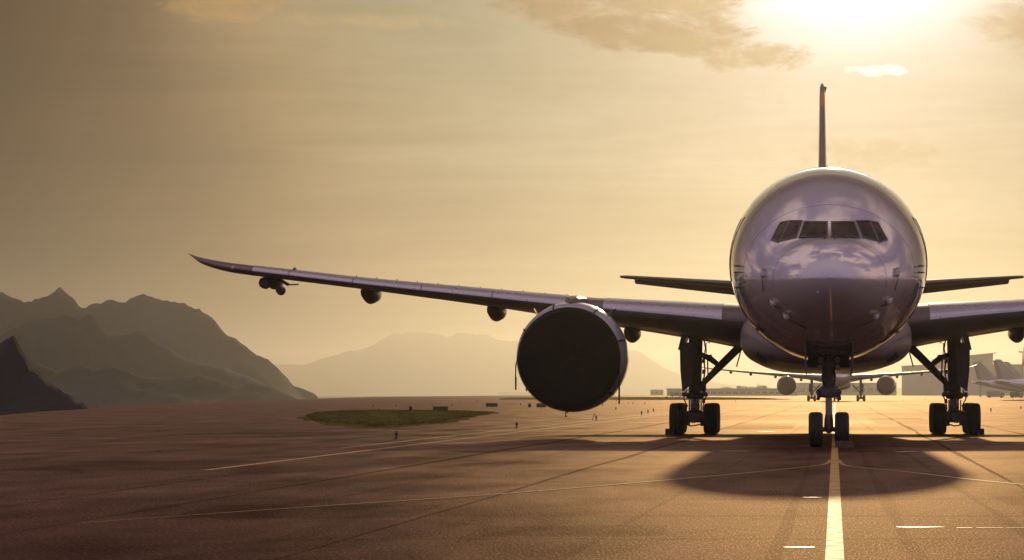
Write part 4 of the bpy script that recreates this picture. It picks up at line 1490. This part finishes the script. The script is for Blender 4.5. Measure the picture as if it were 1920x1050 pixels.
# service vehicles far off
def truck(x, y, ln, h, label, body=VEHW, rz=0.0):
    root = empty('service_truck', (x, y, 0), rz)
    m = MB()
    m.box((-ln * .12, 0, .55 + (h - .55) / 2), (ln * .72, 2.3, h - .55))
    m.build('cargo_box', body, root, smooth=False)
    m = MB()
    m.rings([[(ln * .26, sy, .5), (ln * .5, sy, .5), (ln * .5, sy, 1.3), (ln * .43, sy, 2.1), (ln * .26, sy, 2.1)] for sy in (-1.1, 1.1)])
    m.build('cab', VEHW, root, smooth=False)
    m = MB()
    m.box((ln * .40, 0, 1.65), (ln * .14, 2.24, .5))
    m.build('cab_window', BGLASS, root, smooth=False)
    m = MB()
    m.box((0, 0, .48), (ln * .95, 1.6, .2))
    m.build('chassis', VEHD, root, smooth=False)
    for sx in (-.32, .34):
        for sy in (-1, 1):
            m = MB()
            m.lathe([(-.15, .30), (-.13, .42), (.13, .42), (.15, .30)], (ln * sx, sy * .95, .42), 'Y', 14)
            m.build('wheel', RUBBER, root)
    return tag(root, label, 'truck', 'service trucks on the far apron')


truck((1866 - 1565) * 1080 / 5200, 1080, 7.0, 2.6, 'long pale service truck in front of the nearest parked airliner')
truck((1906 - 1565) * 1040 / 5200, 1040, 5.0, 2.4, 'dark service truck at the right edge under the parked airliner', VEHD)
truck((1802 - 1565) * 1120 / 5200, 1120, 6.0, 2.2, 'service truck just right of the right main gear', VEHW)
truck((1268 - 1565) * 1400 / 5200, 1400, 6.0, 2.2, 'service truck far off left of the left main gear', VEHD)


# ------------------------------------------------------------------ signs
def sign(x, y, wd, h, legs, label, gap=.12):
    root = empty('guidance_sign', (x, y, 0), R(random.uniform(-4, 4)))
    m = MB()
    m.box((0, 0, gap + h / 2), (wd, .18, h))
    m.build('sign_box', SIGNB, root, smooth=False)
    m = MB()
    m.box((0, 0, gap + h + .022), (wd + .04, .24, .04))
    m.build('top_cap', SIGNB, root, smooth=False)
    for k_ in range(legs):
        m = MB()
        xx = 0 if legs == 1 else -wd * .4 + wd * .8 * k_ / (legs - 1)
        m.box((xx, 0, gap / 2), (.07, .07, gap + .01))
        m.build('leg', STEEL, root, smooth=False)
    return tag(root, label, 'sign', 'taxiway signs seen from behind')


sign(-37.57, 245.7, .26, .46, 1, 'narrow dark sign box standing behind the grass island', .02)
sign(-34.92, 245.7, 1.30, .46, 3, 'wide dark sign box standing behind the grass island', .02)
sign(-39.39, 318.5, 1.35, .38, 1, 'dark sign on a short leg, right of the grass island', .14)
sign(-35.04, 318.5, .31, .38, 1, 'narrow dark sign beside the covered engine', .10)
sign(-32.5, 307.2, 1.05, .40, 1, 'dark sign half hidden behind the covered engine', .14)
sign(-48.8, 860, 1.6, .5, 2, 'far dark sign just left of the left main wheels', .1)
sign(-51.5, 850, .7, .6, 1, 'far small sign, second from the left main wheels', .1)


# ------------------------------------------------------------------ taxiway edge lights
def light_parts():
    m = MB()
    m.lathe([(0, .085), (.02, .085), (.03, .035), (.13, .032), (.15, .06), (.22, .062)], axis='Z', n=14)
    b = m.mesh('stem', LIGHTB)
    m = MB()
    m.lathe([(.222, .058), (.27, .056), (.30, .035), (.305, .01)], axis='Z', n=14)
    return b, m.mesh('lens', LIGHTG)


LB, LL = light_parts()
near_l = [((-16.0, 101.2), 'nearest taxiway edge light, left of the wing shadow tip'), ((-15.17, 132.3), 'second taxiway edge light, below left of the covered engine'), ((-14.79, 172.0), 'third taxiway edge light, below right of the covered engine'),
          ((-14.97, 215.0), 'fourth taxiway edge light beside the double yellow line'), ((-15.65, 232.5), 'fifth taxiway edge light, middle of three close together'), ((-16.54, 253.0), 'sixth taxiway edge light, rearmost of three close together'),
          ((-21.88, 277.4), 'edge light standing alone right of the engine, behind the row'), ((-41.59, 253.0), 'edge light at the back edge of the grass island'),
          ((14.25, 253.0), 'left one of a pair of edge lights right of the right main wheels'), ((14.75, 262.0), 'right one of a pair of edge lights right of the right main wheels'), ((19.91, 296.6), 'edge light by the right edge of the picture')]
far_l = [(-54.45, 344.0), (-52.03, 358.4), (-53.91, 390.9), (-64.6, 477.8), (-65.38, 505.9), (-44.28, 390.9), (-31.28, 373.9), (-32.0, 430.0), (-31.5, 433.0), (-29.44, 430.0), (15.12, 614.3), (23.43, 716.7), (-57.23, 344.0), (-72, 560), (-80, 620), (-90, 720), (-101, 790), (-60, 660), (-48, 610), (-20, 560), (-14, 640), (-9, 700)]
for (x, y), lb in near_l + [(p, 'tiny far taxiway edge light on the back of the apron') for p in far_l]:
    root = empty('taxiway_edge_light', (x, y, 0))
    put('stem', LB, (0, 0, 0), root)
    put('lens', LL, (0, 0, 0), root)
    tag(root, lb, 'edge light', 'taxiway edge lights' if not lb.startswith('tiny') else 'far taxiway edge lights')
m = MB()
m.tube([(-14.95, 171, 0), (-14.9, 171, .2), (-14.78, 171, .45)], .018, 6)
tag(m.build('marker_stick', SIGNB), 'thin leaning marker stick beside the third edge light', 'marker')

# antenna row on the horizon
for i in range(12):
    px_ = 936 + 5 * i
    root = empty('antenna_frame', ((px_ - 1565) * 2600 / 5200, 2600, 0))
    m = MB()
    m.tube([(0, 0, 0), (0, 0, 2.9)], .09, 6)
    m.build('post', STEEL, root)
    m = MB()
    m.tube([(-1.2, 0, 2.0), (0, 0, 2.9), (1.2, 0, 2.0)], .07, 5)
    m.build('dipole', STEEL, root)
    tag(root, 'small post of the antenna row on the horizon left of the engine', 'antenna', 'antenna row on the horizon')

# ------------------------------------------------------------------ haze
mb = MB()
mb.box((0, 0, 146.5), (39600, 39600, 307))
hz = mb.build('haze', WHITE, smooth=False)
hm = bpy.data.materials.new('evening_haze')
hm.use_nodes = True
hn = hm.node_tree
hn.nodes.clear()
ho = hn.nodes.new('ShaderNodeOutputMaterial')
pv = hn.nodes.new('ShaderNodeVolumePrincipled')
pv.inputs['Color'].default_value = (0.82, 0.835, 0.80, 1)
pv.inputs['Density'].default_value = 1.1e-4
pv.inputs['Anisotropy'].default_value = 0.84
hn.links.new(pv.outputs[0], ho.inputs['Volume'])
hz.data.materials.clear()
hz.data.materials.append(hm)
tag(hz, 'golden evening haze over the airfield', kind='stuff')
